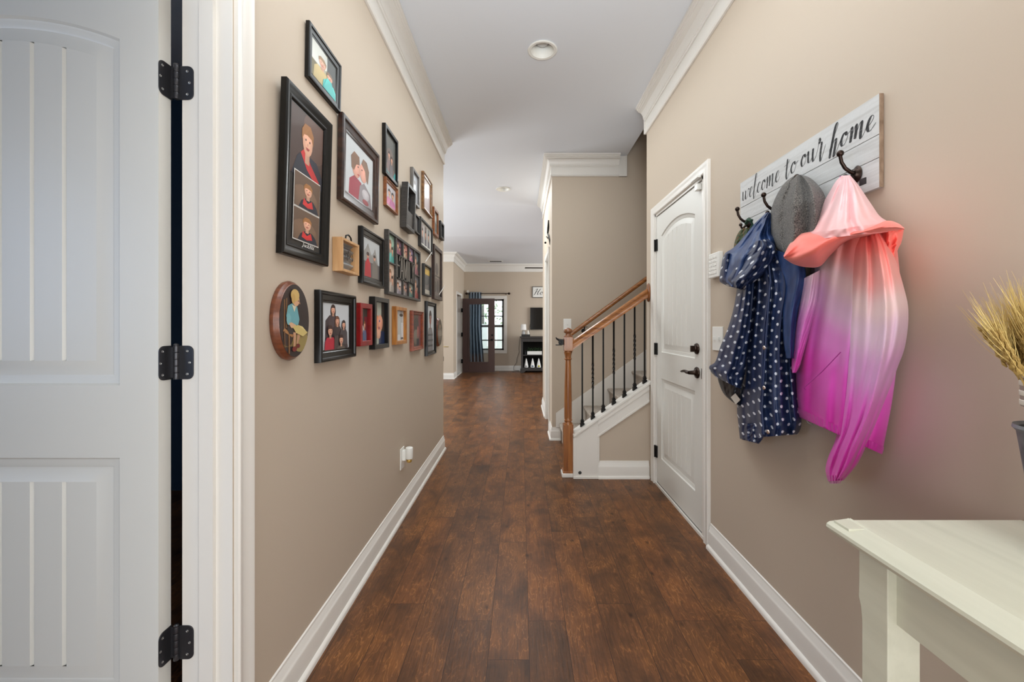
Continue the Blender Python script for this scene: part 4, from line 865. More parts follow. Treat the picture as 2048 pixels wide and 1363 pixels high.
# oval plaques
def plaque(cpx, cpy, rpx, rpy, t, lab, sh, bgc):
    X = XL + t; c_ = PX(cpx, cpy, X); l_ = PX(cpx-rpx, cpy, X); r_ = PX(cpx+rpx, cpy, X)
    cy_ = (l_.y + r_.y)/2; ry = (r_.y-l_.y)/2; rz_ = rpy*cy_/F; cz = H + (CY-cpy)*cy_/F
    rt = thing('oval_plaque', (XL, cy_, cz-rz_), lab, 'plaque', 'oval wooden picture plaques')
    K = 48; loops = [(1.0, 0), (1.02, t*.35), (1.0, t*.6), (.955, t*.78), (.95, t*.9), (.93, t)]
    vs = [(XL+.001+d, cy_ + ry*s*math.cos(2*PI*i/K), cz + rz_*s*math.sin(2*PI*i/K)) for s, d in loops for i in range(K)]
    MB().add(vs, [(r*K+i, r*K+(i+1) % K, (r+1)*K+(i+1) % K, (r+1)*K+i) for r in range(len(loops)-1) for i in range(K)] + [tuple(range((len(loops)-1)*K, len(loops)*K)), tuple(range(K))]).build('board', 'plaque', rt, smooth=40)
    mb = MB(); e = t+.0015; mb.col = lin(bgc)
    f_ = lambda a, b, d: (XL+d, cy_ + ry*.925*(2*a-1), cz + rz_*.925*(2*b-1))
    mb.add([f_(.5+.5*math.cos(2*PI*i/K), .5+.5*math.sin(2*PI*i/K), e) for i in range(K)], [tuple(range(K))])
    for pl, cc in sh:
        # keep inside the oval
        pl = [(a, b) if (2*a-1)**2 + (2*b-1)**2 < 1 else tuple(.5 + .5*(q)/math.hypot(2*a-1, 2*b-1)*.999 for q in (2*a-1, 2*b-1)) for a, b in pl]
        e += .0002; mb.col = lin(cc); mb.add([f_(a, b, e) for a, b in pl], [tuple(range(len(pl)))])
    mb.build('painted_scene', 'paint', rt, fixn=False)
BOY = [R_(0, 0, 1, .34, (116, 100, 62)), E(.25, .55, .3, .4, (54, 42, 40)), E(.7, .2, .3, .14, (150, 132, 78)), R_(.13, .3, .17, .78, (120, 84, 52)), R_(.2, .4, .23, .8, (134, 96, 60)), ([(.1, .36), (.4, .27), (.44, .31), (.14, .40)], (170, 120, 74)), R_(.27, .05, .31, .34, (140, 98, 60)), R_(.12, .12, .16, .36, (110, 76, 50)),
  ([(.22, .38), (.26, .46), (.6, .42), (.72, .36), (.64, .30), (.3, .32)], (58, 52, 50)), ([(.42, .34), (.52, .34), (.50, .16), (.43, .14)], (196, 150, 116)), ([(.56, .34), (.68, .33), (.58, .18), (.52, .18)], (186, 140, 108)), E(.46, .11, .08, .035, (120, 44, 40)), E(.58, .15, .07, .03, (112, 42, 40)),
  ([(.18, .56), (.24, .70), (.38, .74), (.54, .70), (.62, .52), (.58, .44), (.28, .44)], (104, 164, 172)), E(.26, .52, .07, .08, (120, 176, 182)), ([(.26, .46), (.34, .40), (.5, .40), (.5, .44), (.34, .48)], (214, 170, 134)), ([(.36, .72), (.44, .62), (.52, .72), (.46, .70)], (216, 208, 180)),
  ([(.38, .42), (.56, .44), (.9, .33), (.74, .28), (.5, .33)], (208, 186, 116)), ([(.56, .44), (.72, .42), (.9, .33)], (226, 206, 140)), E(.49, .785, .12, .085, (212, 164, 128)), E(.46, .85, .145, .085, (206, 172, 104)), E(.40, .80, .06, .07, (196, 158, 92)), E(.57, .775, .016, .01, (60, 44, 38), 8), E(.60, .74, .02, .008, (160, 84, 70), 8), ([(.62, .76), (.625, .73), (.59, .75)], (196, 146, 112))]
plaque(587, 641, 32, 78, .026, 'large oval wooden plaque painted with a boy reading in a rocking chair', BOY, (44, 36, 38))
plaque(879.5, 664, 4.8, 28, .022, 'small oval plaque at the low far end of the gallery wall', [E(.5, .5, .25, .3, (120, 110, 96)), E(.5, .72, .1, .08, (190, 160, 130))], (96, 84, 68))
# ------------------------------------------------------------------ welcome board with hooks
sb = thing('welcome_sign', (XR-.006, 1.53, 1.598), 'whitewashed plank board with black script and coat hooks', 'wall sign')
for (z0, z1) in ((1.7495, 1.864), (1.6835, 1.7475), (1.598, 1.6815)):
    p = MB(); p.box(XR-.014, XR-.002, 1.163, 1.900, z0, z1); q = p.build('plank', 'signw', sb, bevel=.0008)
p = MB(); p.box(XR-.0138, XR-.0022, 1.1618, 1.1635, 1.598, 1.864); p.build('raw_end', 'signedge', sb)
p = MB(); p.box(XR-.006, XR-.001, 1.17, 1.895, 1.60, 1.86); p.build('backing', 'signedge', sb)
fs_ = lambda u, v, d: (XR - .014 - d, 1.900 - u, v)
b = MB()
script(b, 'welcome', fs_, .022, .272, 1.776, .041, .0014, .0072, slant=.2)
script(b, 'to', fs_, .322, .074, 1.776, .041, .0015, .0080, slant=.15)
script(b, 'our', fs_, .412, .116, 1.780, .041, .0015, .0088, slant=.2)
script(b, 'home', fs_, .556, .172, 1.773, .040, .0016, .0102, slant=.25)
b.build('lettering', 'ink', sb, fixn=False)['label'] = 'black distressed script lettering'
for i, y in enumerate((1.237, 1.432, 1.627, 1.825)):
    b = MB()
    b.lathe((XR-.014, y, 1.662), [(.0001, 0), (.017, 0), (.019, -.003), (.013, -.008), (.010, -.014), (.0001, -.014)], 20, 'x', 1, 1.35)
    for dy in (-.0075, .0075): b.lathe((XR-.019, y-.006, 1.662+dy*1.7), [(.0001, -.003), (.0032, -.003), (.0034, 0), (.0001, 0)], 10, 'x')
    b.tube([(XR-.020, y, 1.664), (XR-.036, y, 1.668), (XR-.052, y, 1.680), (XR-.063, y, 1.698), (XR-.067, y, 1.718)], [.0062, .0056, .0052, .005, .0048], 12)
    b.sphere((XR-.067, y, 1.724), .0098, 14, 10)
    b.tube([(XR-.020, y, 1.655), (XR-.032, y, 1.648), (XR-.042, y, 1.638), (XR-.048, y, 1.640), (XR-.051, y, 1.650)], [.006, .005, .005, .0045, .004], 12)
    b.sphere((XR-.052, y, 1.654), .0075, 12, 8)
    b.build('coat_hook', 'bronze', sb, smooth=60)
# ------------------------------------------------------------------ hanging clothes
def lerp_poly(P, t):
    n = len(P)-1; x = t*n; i = min(int(x), n-1); f = x-i
    p0, p1, p2, p3 = (Vector(P[max(i-1, 0)]), Vector(P[i]), Vector(P[i+1]), Vector(P[min(i+2, n)]))
    return .5*((2*p1) + (p2-p0)*f + (2*p0-5*p1+4*p2-p3)*f*f + (3*p1-p0-3*p2+p3)*f**3)
def cloth(name, mt, PL, PR, xe, xc, parent, folds=(), ns=56, nt_=64, tprof=None, color=None, pw=.6, xe1=None, uvo=(0, 0), crump=0.0, seed=0, uk=1.0):
    """Closed, padded piece of fabric between two edge curves. xe: distance plane at the edges, xc: at the fullest line."""
    mb = MB(); vs = []; uv = []; cols = []; ph = random.Random(seed)
    nz = [(ph.uniform(2, 7), ph.uniform(2, 8), ph.uniform(0, 6.3), ph.uniform(-3, 3)) for _ in range(9)]
    for side in (0, 1):
        for j in range(nt_+1):
            t = j/nt_; a, b = lerp_poly(PL, t), lerp_poly(PR, t); acc = 0; prev = None
            tp = tprof(t) if tprof else 1.0
            e0 = xe + ((xe1-xe)*t if xe1 is not None else 0)
            for i in range(ns+1):
                s = i/ns; q = a.lerp(b, s)
                bulge = (math.sin(PI*s))**pw
                Xf = e0 + (xc-e0)*bulge*tp
                fo = 0
                for (fr, amp, dr, phs) in folds: fo += amp*math.sin(2*PI*(fr*s + dr*t) + phs)
                cr = sum(math.sin(fx*6*s + fy*5*t + p0 + math.sin(k_*t*4)) for fx, fy, p0, k_ in nz)*crump/6
                edge = min(1, 6*s, 6*(1-s))
                Xf -= (fo + cr)*edge*min(1, .25+tp)
                X = Xf if side == 0 else max(Xf+.004, e0 + .012*bulge)
                P = PX(q.x, q.y, X)
                if prev is not None: acc += math.hypot(P.x-prev.x, P.y-prev.y)
                prev = P; vs.append(P); uv.append((s*(b-a).length*1.62/F*uk + .30 - .5*(b-a).length*1.62/F*uk + uvo[0], P.z + uvo[1]))
                cols.append(lin(color(q.x, q.y, s, t)) if color else (1, 1, 1, 1))
    n = ns+1; T = (nt_+1)*n
    fs = [(j*n+i, j*n+i+1, (j+1)*n+i+1, (j+1)*n+i) for j in range(nt_) for i in range(ns)]
    fs += [tuple(T + k for k in reversed(f)) for f in fs]
    for j in range(nt_):
        fs.append((j*n, (j+1)*n, T+(j+1)*n, T+j*n)); fs.append((j*n+ns, T+j*n+ns, T+(j+1)*n+ns, (j+1)*n+ns))
    for i in range(ns):
        fs.append((i, T+i, T+i+1, i+1)); fs.append((nt_*n+i, nt_*n+i+1, T+nt_*n+i+1, T+nt_*n+i))
    mb.add(vs, fs, uv, cols)
    return mb.build(name, mt, parent, smooth=75)
def ramp(stops, x):
    if x <= stops[0][0]: return stops[0][1]
    for (a, ca), (b, cb) in zip(stops, stops[1:]):
        if x <= b:
            f = (x-a)/(b-a); f = f*f*(3-2*f); return tuple(ca[k]+(cb[k]-ca[k])*f for k in range(3))
    return stops[-1][1]
# ombre jacket
pj = thing('ombre_jacket', (.98, 1.24, 1.0), 'coral to magenta ombre hooded jacket hanging from the board', 'jacket')
OM = [(470, (255, 128, 118)), (560, (252, 168, 164)), (620, (246, 214, 218)), (680, (228, 186, 220)), (745, (226, 128, 208)), (820, (226, 78, 192)), (900, (206, 44, 164))]
cloth('body', 'pinkcloth', [(1640, 470), (1622, 540), (1606, 620), (1594, 690), (1590, 745), (1589, 790), (1594, 830)],
      [(1792, 470), (1799, 540), (1804, 600), (1799, 680), (1792, 745), (1782, 815), (1764, 907)], 1.005, .905, pj,
      folds=((2.2, .009, .3, .4), (4.5, .006, -.4, 1.3), (7.3, .003, .5, 2.0)), crump=.003, seed=3,
      color=lambda x, y, s, t: ramp(OM, y + 105*(1-s)**1.2))
cloth('hem_band', 'pinkcloth', [(1589, 812), (1592, 822), (1597, 833)], [(1768, 893), (1767, 900), (1764, 908)], 1.000, .897, pj, folds=((24, .0016, .2, 0),), nt_=8, ns=90, color=lambda x, y, s, t: (196, 38, 156))
cloth('sleeve', 'pinkcloth', [(1600, 560), (1596, 610), (1590, 650), (1586, 690), (1583, 725), (1584, 745)], [(1640, 540), (1634, 600), (1622, 650), (1610, 695), (1600, 730), (1592, 745)], .945, .905, pj,
      folds=((2.0, .003, .3, .2),), crump=.002, seed=5, color=lambda x, y, s, t: ramp(OM, y + 95))
cloth('sleeve', 'pinkcloth', [(1716, 462), (1706, 490), (1696, 555), (1689, 640), (1685, 720), (1681, 800), (1673, 870), (1656, 915), (1651, 940), (1656, 958)],
      [(1764, 462), (1786, 505), (1806, 568), (1817, 622), (1811, 688), (1795, 735), (1768, 805), (1741, 872), (1716, 925), (1690, 957)], .945, .835, pj,
      folds=((1.5, .010, .25, .6), (3.6, .005, -.5, 1.2), (6.1, .003, .6, .3)), crump=.004, seed=8, tprof=lambda t: (1-.35*t)*min(1, .35+t*5),
      color=lambda x, y, s, t: ramp([(470, (255, 128, 118)), (545, (253, 170, 164)), (610, (248, 216, 218)), (665, (236, 202, 226)), (740, (222, 158, 214)), (830, (228, 96, 200)), (940, (214, 54, 172))], y + 8*math.sin(x*.06)))
cloth('cuff', 'pinkcloth', [(1652, 950), (1656, 962)], [(1692, 950), (1688, 960)], .93, .872, pj, folds=((7, .0035, .2, 0),), nt_=6, color=lambda x, y, s, t: (206, 60, 166))
cloth('cuff_lining', 'hemwhite', [(1656, 958), (1660, 967)], [(1686, 957), (1680, 966)], .925, .885, pj, folds=((9, .002, 0, 0),), nt_=5)
HC = lambda x, y, s, t: ramp([(350, (252, 200, 204)), (400, (252, 206, 208)), (470, (250, 186, 186))], y)
cloth('hood', 'pinkcloth', [(1684, 351), (1672, 362), (1655, 390), (1634, 426), (1612, 455), (1596, 472), (1592, 482)],
      [(1700, 350), (1714, 366), (1728, 386), (1744, 410), (1760, 432), (1780, 446), (1790, 462)], .972, .800, pj,
      folds=((2.6, .008, .15, .9), (5.2, .006, .3, 2.2), (8, .003, -.3, .5)), tprof=lambda t: .13 + .87*min(1, t*1.25)**.8, crump=.003, seed=11, color=HC)
cloth('hood_brim', 'pinkcloth', [(1567, 511), (1579, 488), (1598, 469), (1622, 463), (1660, 460), (1697, 456), (1732, 450), (1774, 441), (1796, 446), (1809, 456)],
      [(1568, 516), (1587, 528), (1612, 534), (1640, 532), (1663, 508), (1694, 482), (1728, 474), (1762, 467), (1788, 462), (1809, 458)], .840, .800, pj,
      folds=((1.0, .006, 2.0, .4), (2.0, .004, 3.1, 1.7)), crump=.003, seed=13, nt_=90, ns=24, xe1=.975, pw=.8,
      color=lambda x, y, s, t: ramp([(0, (252, 150, 138)), (.3, (255, 118, 104)), (1, (250, 138, 124))], s))
cloth('hood_lining', 'pinkcloth', [(1742, 462), (1746, 490), (1756, 520), (1772, 552)], [(1808, 457), (1803, 484), (1795, 502), (1789, 542)], .975, .915, pj,
      folds=((2.0, .006, .8, .4), (4, .004, -.7, 1.1)), crump=.004, seed=15, color=lambda x, y, s, t: (252, 120, 108))
b = MB(); P_ = [(1681, 704), (1664, 722), (1645, 742), (1625, 760), (1611, 772), (1608, 776), (1611, 779)]
b.tube([PX(x, y, .898 - (.002)) for x, y in P_], .0014, 6); b.build('pocket_seam', 'seam', pj, smooth=60)
b = MB(); b.tube([PX(x, y, .955) for x, y in ((1612, 838), (1617, 846), (1624, 848), (1626, 842), (1622, 836))], .0012, 6); b.build('drawcord', 'ceramic', pj, smooth=60)
b = MB(); b.tube([(.962, 1.237, 1.655), (.970, 1.232, 1.648), PX(1695, 352, .966)], .002, 6); b.build('hanging_loop', 'seam', pj, smooth=60)
b = MB(); p = PX(1727, 363, .985); b.box(p.x-.004, p.x, p.y-.010, p.y+.010, p.z-.009, p.z+.009); b.build('size_tag', 'inkf', pj)
# beanie
bn = thing('wool_beanie', (.95, 1.43, 1.45), 'grey wool beanie hanging between the raincoat and the pink jacket', 'hat')
cloth('crown', 'wool', [(1590, 350), (1572, 363), (1556, 385), (1544, 413), (1539, 442), (1542, 472), (1553, 497), (1566, 509)],
      [(1603, 349), (1621, 356), (1638, 372), (1650, 392), (1656, 425), (1652, 460), (1630, 490), (1600, 512)], .985, .865, bn,
      folds=((2.6, .020, .03, .8), (5.0, .005, .1, 2.0)), tprof=lambda t: .30 + .70*min(1, t*2.2)**.7, crump=.003, seed=21, pw=.7)
# polka-dot raincoat
rc = thing('polka_dot_raincoat', (.98, 1.62, 1.0), 'navy hooded raincoat with white polka dots and silver snaps', 'raincoat')
cloth('body', 'dots', [(1500, 520), (1497, 580), (1492, 650), (1487, 715), (1482, 777), (1474, 812), (1477, 850), (1480, 877)],
      [(1570, 500), (1600, 560), (1592, 620), (1588, 690), (1592, 745), (1599, 810), (1603, 846), (1596, 868)], 1.005, .905, rc,
      folds=((3.2, .011, .12, .3), (5.7, .007, -.2, 1.4), (9.5, .003, .4, 2.2)), crump=.003, seed=31)
cloth('hem_flap', 'dots', [(1479, 845), (1480, 862), (1483, 877), (1490, 880)], [(1528, 850), (1528, 864), (1526, 876), (1518, 887)], .955, .925, rc, folds=((4, .004, .3, 0),), crump=.004, seed=32, nt_=24)
cloth('torso_lining', 'bluecloth', [(1552, 500), (1556, 560), (1561, 620), (1566, 680), (1572, 716)], [(1606, 515), (1612, 560), (1597, 620), (1590, 680), (1588, 716)], .925, .893, rc, folds=((1.6, .006, .3, .5),), crump=.001, seed=33)
cloth('sleeve', 'dots', [(1476, 560), (1468, 612), (1456, 655), (1441, 692), (1431, 722), (1419, 732), (1421, 742), (1432, 754)],
      [(1512, 545), (1508, 610), (1503, 660), (1497, 700), (1492, 735), (1488, 755), (1485, 767), (1482, 778)], .955, .885, rc,
      folds=((2.2, .008, .2, .3), (4.2, .004, -.2, 1.1)), crump=.003, seed=34, uvo=(.013, .007))
cloth('sleeve_lining', 'blackcloth', [(1434, 752), (1440, 772), (1449, 789), (1466, 804)], [(1484, 772), (1484, 786), (1482, 800), (1480, 811)], .975, .955, rc, folds=((2, .003, .3, 0),), crump=.003, seed=35, nt_=20)
b = MB(); A_ = [PX(x, y, .948) for x, y in ((1462, 794), (1471, 786), (1481, 799), (1472, 808))]; b.prism(A_, (-.0012, 0, 0)); b.build('care_label', 'label', rc)
cloth('hood', 'bluecloth', [(1534, 424), (1512, 444), (1490, 470), (1468, 494), (1449, 508), (1442, 535), (1440, 562), (1458, 572)],
      [(1541, 425), (1543, 446), (1543, 466), (1552, 480), (1548, 505), (1530, 535), (1508, 562), (1480, 577)], .975, .890, rc,
      folds=((2.0, .008, .6, .4), (4, .006, -.9, 1.1)), tprof=lambda t: .25 + .75*min(1, t*1.6), crump=.004, seed=36)
cloth('hood_brim', 'dots', [(1512, 482), (1500, 498), (1478, 522), (1462, 545), (1455, 560), (1468, 573)],
      [(1536, 477), (1550, 492), (1549, 515), (1530, 545), (1505, 566), (1482, 579)], .905, .862, rc, folds=((2.0, .006, .5, .2), (4.5, .004, -.8, 2)), crump=.004, seed=37, uvo=(.02, .01), pw=.8)
cloth('hood_side', 'dots', [(1449, 508), (1443, 530), (1440, 550), (1440, 563), (1456, 572)], [(1460, 506), (1458, 530), (1458, 548), (1464, 560), (1478, 577)], .945, .915, rc, crump=.002, seed=38, nt_=24, ns=20)
b = MB(); pl = [(1536, 505), (1541, 560), (1536, 620), (1531, 690), (1527, 760), (1524, 820), (1528, 868)]
b.tube([PX(x, y, .905-.010) for x, y in pl], .0035, 8); b.build('placket_edge', 'navycloth', rc, smooth=60)
for (x, y) in ((1528.6, 695), (1528.4, 775), (1536.5, 863)):
    p = PX(x, y, .886); tag(MB().lathe(p, [(.0001, -.004), (.004, -.0045), (.0075, -.002), (.008, 0), (.0001, 0)], 16, 'x').build('snap_button', 'snap', rc, smooth=60), 'silver snap')
# camouflage bag strap
cb = thing('camouflage_bag', (.99, 1.84, 1.5), 'green camouflage strap bag on the hook behind the raincoat hood', 'bag')
b = MB(); b.tube([PX(1492, 447, .975), PX(1497, 439, .972), PX(1503, 441, .975), PX(1505, 452, .98), PX(1500, 468, .985)], [.007, .008, .008, .009, .009], 10); b.build('strap', 'strap', cb, smooth=60)
cloth('pouch', 'camo', [(1484, 456), (1476, 466), (1471, 478), (1468, 490), (1466, 510)], [(1500, 455), (1505, 468), (1504, 480), (1503, 495), (1502, 512)], .998, .975, cb, folds=((2, .004, .3, 0),), crump=.003, seed=41, nt_=24)
# ------------------------------------------------------------------ console table
tb = thing('console_table', (.83, .3, 0), 'cream chalk-painted table standing against the wall under the jacket', 'table')
TX, TY, TZ = .620, .832, .815; TN = -.35; TR = XR-.022
b = MB()
prof = [(.048, 0), (.046, -.0015), (.044, 0), (.042, -.001), (.006, -.006), (0, -.010), (-.001, -.016), (.004, -.024), (.010, -.026)]
b.box(TX+.044, TR, TN+.044, TY-.044, TZ-.022, TZ)
path = [(TX, TN), (TX, TY), (TR, TY)]
b.sweep([(TX, TN), (TX, TY)][::-1], [(o, d) for o, d in prof] + [(.048, -.026)], lambda a, b_, d: (a, b_, TZ+d))
b2 = MB(); b2.box(TX+.010, TR, TY-.044, TY-.006, TZ-.022, TZ-.0008); b2.box(TX+.012, TR, TN+.004, TY-.006, TZ-.026, TZ-.018)
b.v += []; b.build('tabletop', 'table', tb, smooth=35); b2.build('tabletop_edge', 'table', tb, bevel=.001)
MB().box(TX+.046, TX+.064, TN+.08, TY-.09, TZ-.140, TZ-.026).build('apron', 'table', tb, bevel=.001)
MB().box(TX+.06, TR-.02, TY-.075, TY-.06, TZ-.140, TZ-.026).build('apron', 'table', tb, bevel=.001)
for (lx, ly, sg) in ((TX+.030, TY-.105, 1), (TR-.075, TY-.105, 1), (TX+.030, TN+.04, -1), (TR-.075, TN+.04, -1)):
    w2 = .062; outer = ly + (w2 if sg > 0 else 0)
    q = [(0, TZ-.026), (0, TZ-.10), (.001*sg, TZ-.13), (-.004*sg, TZ-.145), (-.007*sg, TZ-.17), (-.007*sg, 0)]
    pts = [(lx, outer+dy, z) for dy, z in q] + [(lx, outer - w2*sg, 0), (lx, outer - w2*sg, TZ-.026)]
    MB().prism(pts, (.058, 0, 0)).build('leg', 'table', tb, bevel=.0015)
# ------------------------------------------------------------------ wheat vase
vx, vy = .90, .680
vz = thing('zinc_vase', (vx, vy, TZ), 'grey zinc vase on the cream table, cut by the picture edge', 'vase')
MB().lathe((vx, vy, TZ), [(.0001, .001), (.026, .001), (.030, .006), (.0425, .14), (.051, .208), (.056, .214), (.055, .220), (.049, .215), (.040, .14), (.028, .012), (.0001, .01)], 40).build('vessel', 'bucket', vz, smooth=40)
b = MB(); b.sphere((vx-.045, vy-.050, TZ+.186), .022, 20, 14, (1, 1, 1.1)); b.build('twine_ball', 'twine', vz, smooth=60)['label'] = 'white ribbed ball'
wb_ = thing('wheat_bundle', (vx, vy, TZ+.0125), 'tied bundle of dried wheat standing in the zinc vase', 'wheat bundle')
rnd = random.Random(5); qx, qy = vx-.014, vy
for i in range(60):
    a = 2*PI*i*.618; rr_ = math.sqrt((i+.5)/60); ca, sa = math.cos(a), math.sin(a)
    p0 = Vector((vx + ca*rr_*.022, vy + sa*rr_*.022, TZ+.014)); p1 = Vector((qx + ca*rr_*.034, qy + sa*rr_*.034, TZ+.27))
    hh = TZ + .322 + rnd.uniform(-.02, .02) + (1-rr_)*.03; sp = rr_*(.053 + rnd.uniform(-.01, .012))
    p2 = Vector((qx + ca*sp, qy + sa*sp, hh)); dr = (p2-p1).normalized(); dr = (dr + Vector((ca*rr_*.02, sa*rr_*.02, 0))).normalized()
    hl = rnd.uniform(.065, .08); p3 = p2 + dr*hl
    mb = MB(); mb.tube([p0, p1, p1.lerp(p2, .5) + Vector((0, 0, .003)), p2, p3], [.0017, .0016, .0014, .0012, .0008], 5)
    s1 = dr.cross(Vector((0, 0, 1))).normalized() if abs(dr.z) < .999 else Vector((1, 0, 0)); s2 = dr.cross(s1)
    for k_ in range(9):
        for q_ in range(3):
            an = q_*2*PI/3 + k_*1.05; o_ = (s1*math.cos(an) + s2*math.sin(an)); c0 = p2 + dr*(hl*k_/9) + o_*.0035
            mb.tube([c0 - dr*.004, c0 + dr*.002 + o_*.0012, c0 + dr*.009 + o_*.0018], [.0012, .0032, .0006], 5)
            mb.m = 1; tip = c0 + dr*(.050 + rnd.uniform(0, .03)) + o_*rnd.uniform(.005, .016) + Vector((rnd.uniform(-.006, .006), rnd.uniform(-.006, .006), 0))
            mb.tube([c0 + dr*.006, (c0+tip)/2 + o_*.001, tip], [.0005, .0004, .00015], 3); mb.m = 0
    mb.build('wheat_stalk', ['wheat', 'awn'], wb_)
b = MB(); b.lathe((qx, qy, TZ+.252), [(.035, 0), (.037, .001), (.038, .046), (.036, .047)], 32); b.build('ribbon', 'ribbon', wb_, smooth=50)
b = MB()
for z_ in (.003, .019, .036): b.lathe((qx, qy, TZ+.252+z_), [(.0375+z_*.02, 0), (.0382+z_*.02, .001), (.0383+z_*.02, .008), (.037+z_*.02, .009)], 32)
b.build('ribbon_stripe', 'ribbonw', wb_, smooth=50)
b = MB(); b.tube([(vx-.049, vy-.012, TZ+.256), (vx-.062, vy-.02, TZ+.270), (vx-.064, vy-.034, TZ+.252), (vx-.050, vy-.022, TZ+.250)], .004, 8); b.build('bow', 'ribbonw', wb_, smooth=60)
# ------------------------------------------------------------------ living room
# open dark glazed door
DX0, DX1, DY, DZ0, DZ1 = -1.492, -.672, 10.46, .02, 1.90
dd_ = MB(); gx0, gx1, gz0, gz1 = DX0+.165, DX1-.155, .27, 1.76
dd_.box(DX0, gx0, DY, DY+.04, DZ0, DZ1); dd_.box(gx1, DX1, DY, DY+.04, DZ0, DZ1); dd_.box(gx0, gx1, DY, DY+.04, DZ0, gz0); dd_.box(gx0, gx1, DY, DY+.04, gz1, DZ1)
d4 = struct(dd_.build('door_4', 'espresso', bevel=.003))
b = MB()
for (x0_, x1_, z0_, z1_) in ((gx0-.015, gx0+.01, gz0-.015, gz1+.015), (gx1-.01, gx1+.015, gz0-.015, gz1+.015), (gx0, gx1, gz0-.015, gz0+.01), (gx0, gx1, gz1-.01, gz1+.015)): b.box(x0_, x1_, DY-.01, DY+.05, z0_, z1_)
b.build('glazing_bead', 'espresso', d4, bevel=.003)
MB().box(gx0, gx1, DY+.017, DY+.022, gz0, gz1).build('glass_pane', 'glass', d4)
b = MB(); b.lathe((DX1-.065, DY, .965), [(.0001, -.012), (.022, -.012), (.028, 0), (.0001, 0)], 16, 'y'); b.lathe((DX1-.065, DY, .845), [(.0001, -.02), (.012, -.02), (.028, 0), (.0001, 0)], 16, 'y')
b.tube([(DX1-.065, DY-.02, .845), (DX1-.065, DY-.05, .845), (DX1-.10, DY-.055, .84), (DX1-.16, DY-.055, .835)], .008, 8); b.build('door_lever', 'iron', d4, smooth=50)
for z_ in (1.60, .98, .30): MB().box(XBMP+.003, DX0+.012, 10.448, 10.49, z_-.05, z_+.05).build('hinge', 'iron', d4)
struct(MB().box(XBMP-.40, XBMP-.36, 9.5, 10.7, 0, 2.1).build('dark_opening_sheet', 'dark'))  # dark sheet put behind the opening so it reads as unlit
# window
wn = MB(); 
wn.sweep([(WX0, WZ0), (WX0, WZ1), (WX1, WZ1), (WX1, WZ0)], [(0, 0), (0, .018), (.075, .018), (.075, 0)], lambda a, b_, d: (a, YF-d, b_), closed=True)
wn.box(WX0-.0, WX1, YF, YF+.10, WZ0-.0, WZ0+.008); wn.box(WX0, WX0+.012, YF, YF+.1, WZ0, WZ1); wn.box(WX1-.012, WX1, YF, YF+.1, WZ0, WZ1); wn.box(WX0, WX1, YF, YF+.1, WZ1-.012, WZ1)
win = struct(wn.build('window_1', 'white'))
b = MB(); a0, a1, c0, c1 = WX0+.012, WX1-.012, WZ0+.008, WZ1-.012
for (x0_, x1_, z0_, z1_) in ((a0, a0+.035, c0, c1), (a1-.05, a1, c0, c1), (a0, a1, c0, c0+.045), (a0, a1, c1-.045, c1), (a0, a1, H-.04, H+.02), (a0, a1, 1.45, 1.475), (a0, a1, .80, .83)):
    b.box(x0_, x1_, YF+.05, YF+.08, z0_, z1_)
b.build('window_sash', 'greyf', win)
MB().box(a0, a1, YF+.062, YF+.066, c0, c1).build('glass_pane', 'glass', win)
# curtain and rod
cr = thing('curtain_rod', (-.86, YF-.07, 2.06), 'dark curtain rod with finials above the living room window', 'curtain rod')
b = MB(); b.tube([(-1.43, YF-.08, 2.062), (-.34, YF-.08, 2.062)], .010, 10); b.build('rod', 'bronze', cr, smooth=50)
b = MB(); b.sphere((-.32, YF-.08, 2.062), .03, 12, 8, (1.3, 1, 1)); b.sphere((-1.45, YF-.08, 2.062), .03, 12, 8, (1.3, 1, 1)); b.build('finial', 'bronze', cr, smooth=60)
b = MB()
for x_ in (-1.40, -.40): b.tube([(x_, YF-.08, 2.062), (x_, YF-.003, 2.04)], .008, 8)
b.build('bracket', 'bronze', cr)
b = MB(); K = 70; vs = []
for i in range(K+1):
    x_ = -1.385 + .33*i/K; y_ = YF-.08 + .045*math.sin(i/K*2*PI*4.5)
    vs += [(x_, y_, 2.10), (x_-.01+.10*(i/K)*0, y_*1.0, 1.2), (x_ + .10*(i/K-.2), y_, .14)]
b.add(vs, [f for i in range(K) for f in ((3*i, 3*i+1, 3*i+4, 3*i+3), (3*i+1, 3*i+2, 3*i+5, 3*i+4))])
o = b.build('curtain', 'curtain', smooth=60); md = o.modifiers.new('s', 'SOLIDIFY'); md.thickness = .004
tag(o, 'slate blue grommet curtain hanging behind the open glazed door', 'curtain')
tag(MB().box(-1.455, -1.40, YF-.045, YF, 2.05, 2.15).build('motion_sensor', 'plastic', bevel=.008), 'white motion sensor beside the curtain rod on the far wall', 'sensor')
# Home sign
p0, p1 = PY(1064.5, 595, YF-.03), PY(1064.5, 572.5, YF-.03); HX0, HX1 = p0.x, p0.x+.62
hs = thing('framed_sign', ((HX0+HX1)/2, YF-.02, p0.z), 'white framed script sign above the television', 'wall sign')
MB().sweep([(HX0, p0.z), (HX1, p0.z), (HX1, p1.z), (HX0, p1.z)], [(0, 0), (0, .028), (.016, .028), (.016, 0)], lambda a, b_, d: (a, YF-d, b_), closed=True).build('frame', 'greyf', hs)
MB().box(HX0, HX1, YF-.014, YF-.001, p0.z, p1.z).build('panel', 'matw', hs)
b = MB(); script(b, 'Home', lambda u, v, d: (HX0+u, YF-.0145-d, p0.z+v), .07, .48, .085, .075, .006, .018, slant=.3); b.build('lettering', 'inkf', hs, fixn=False)
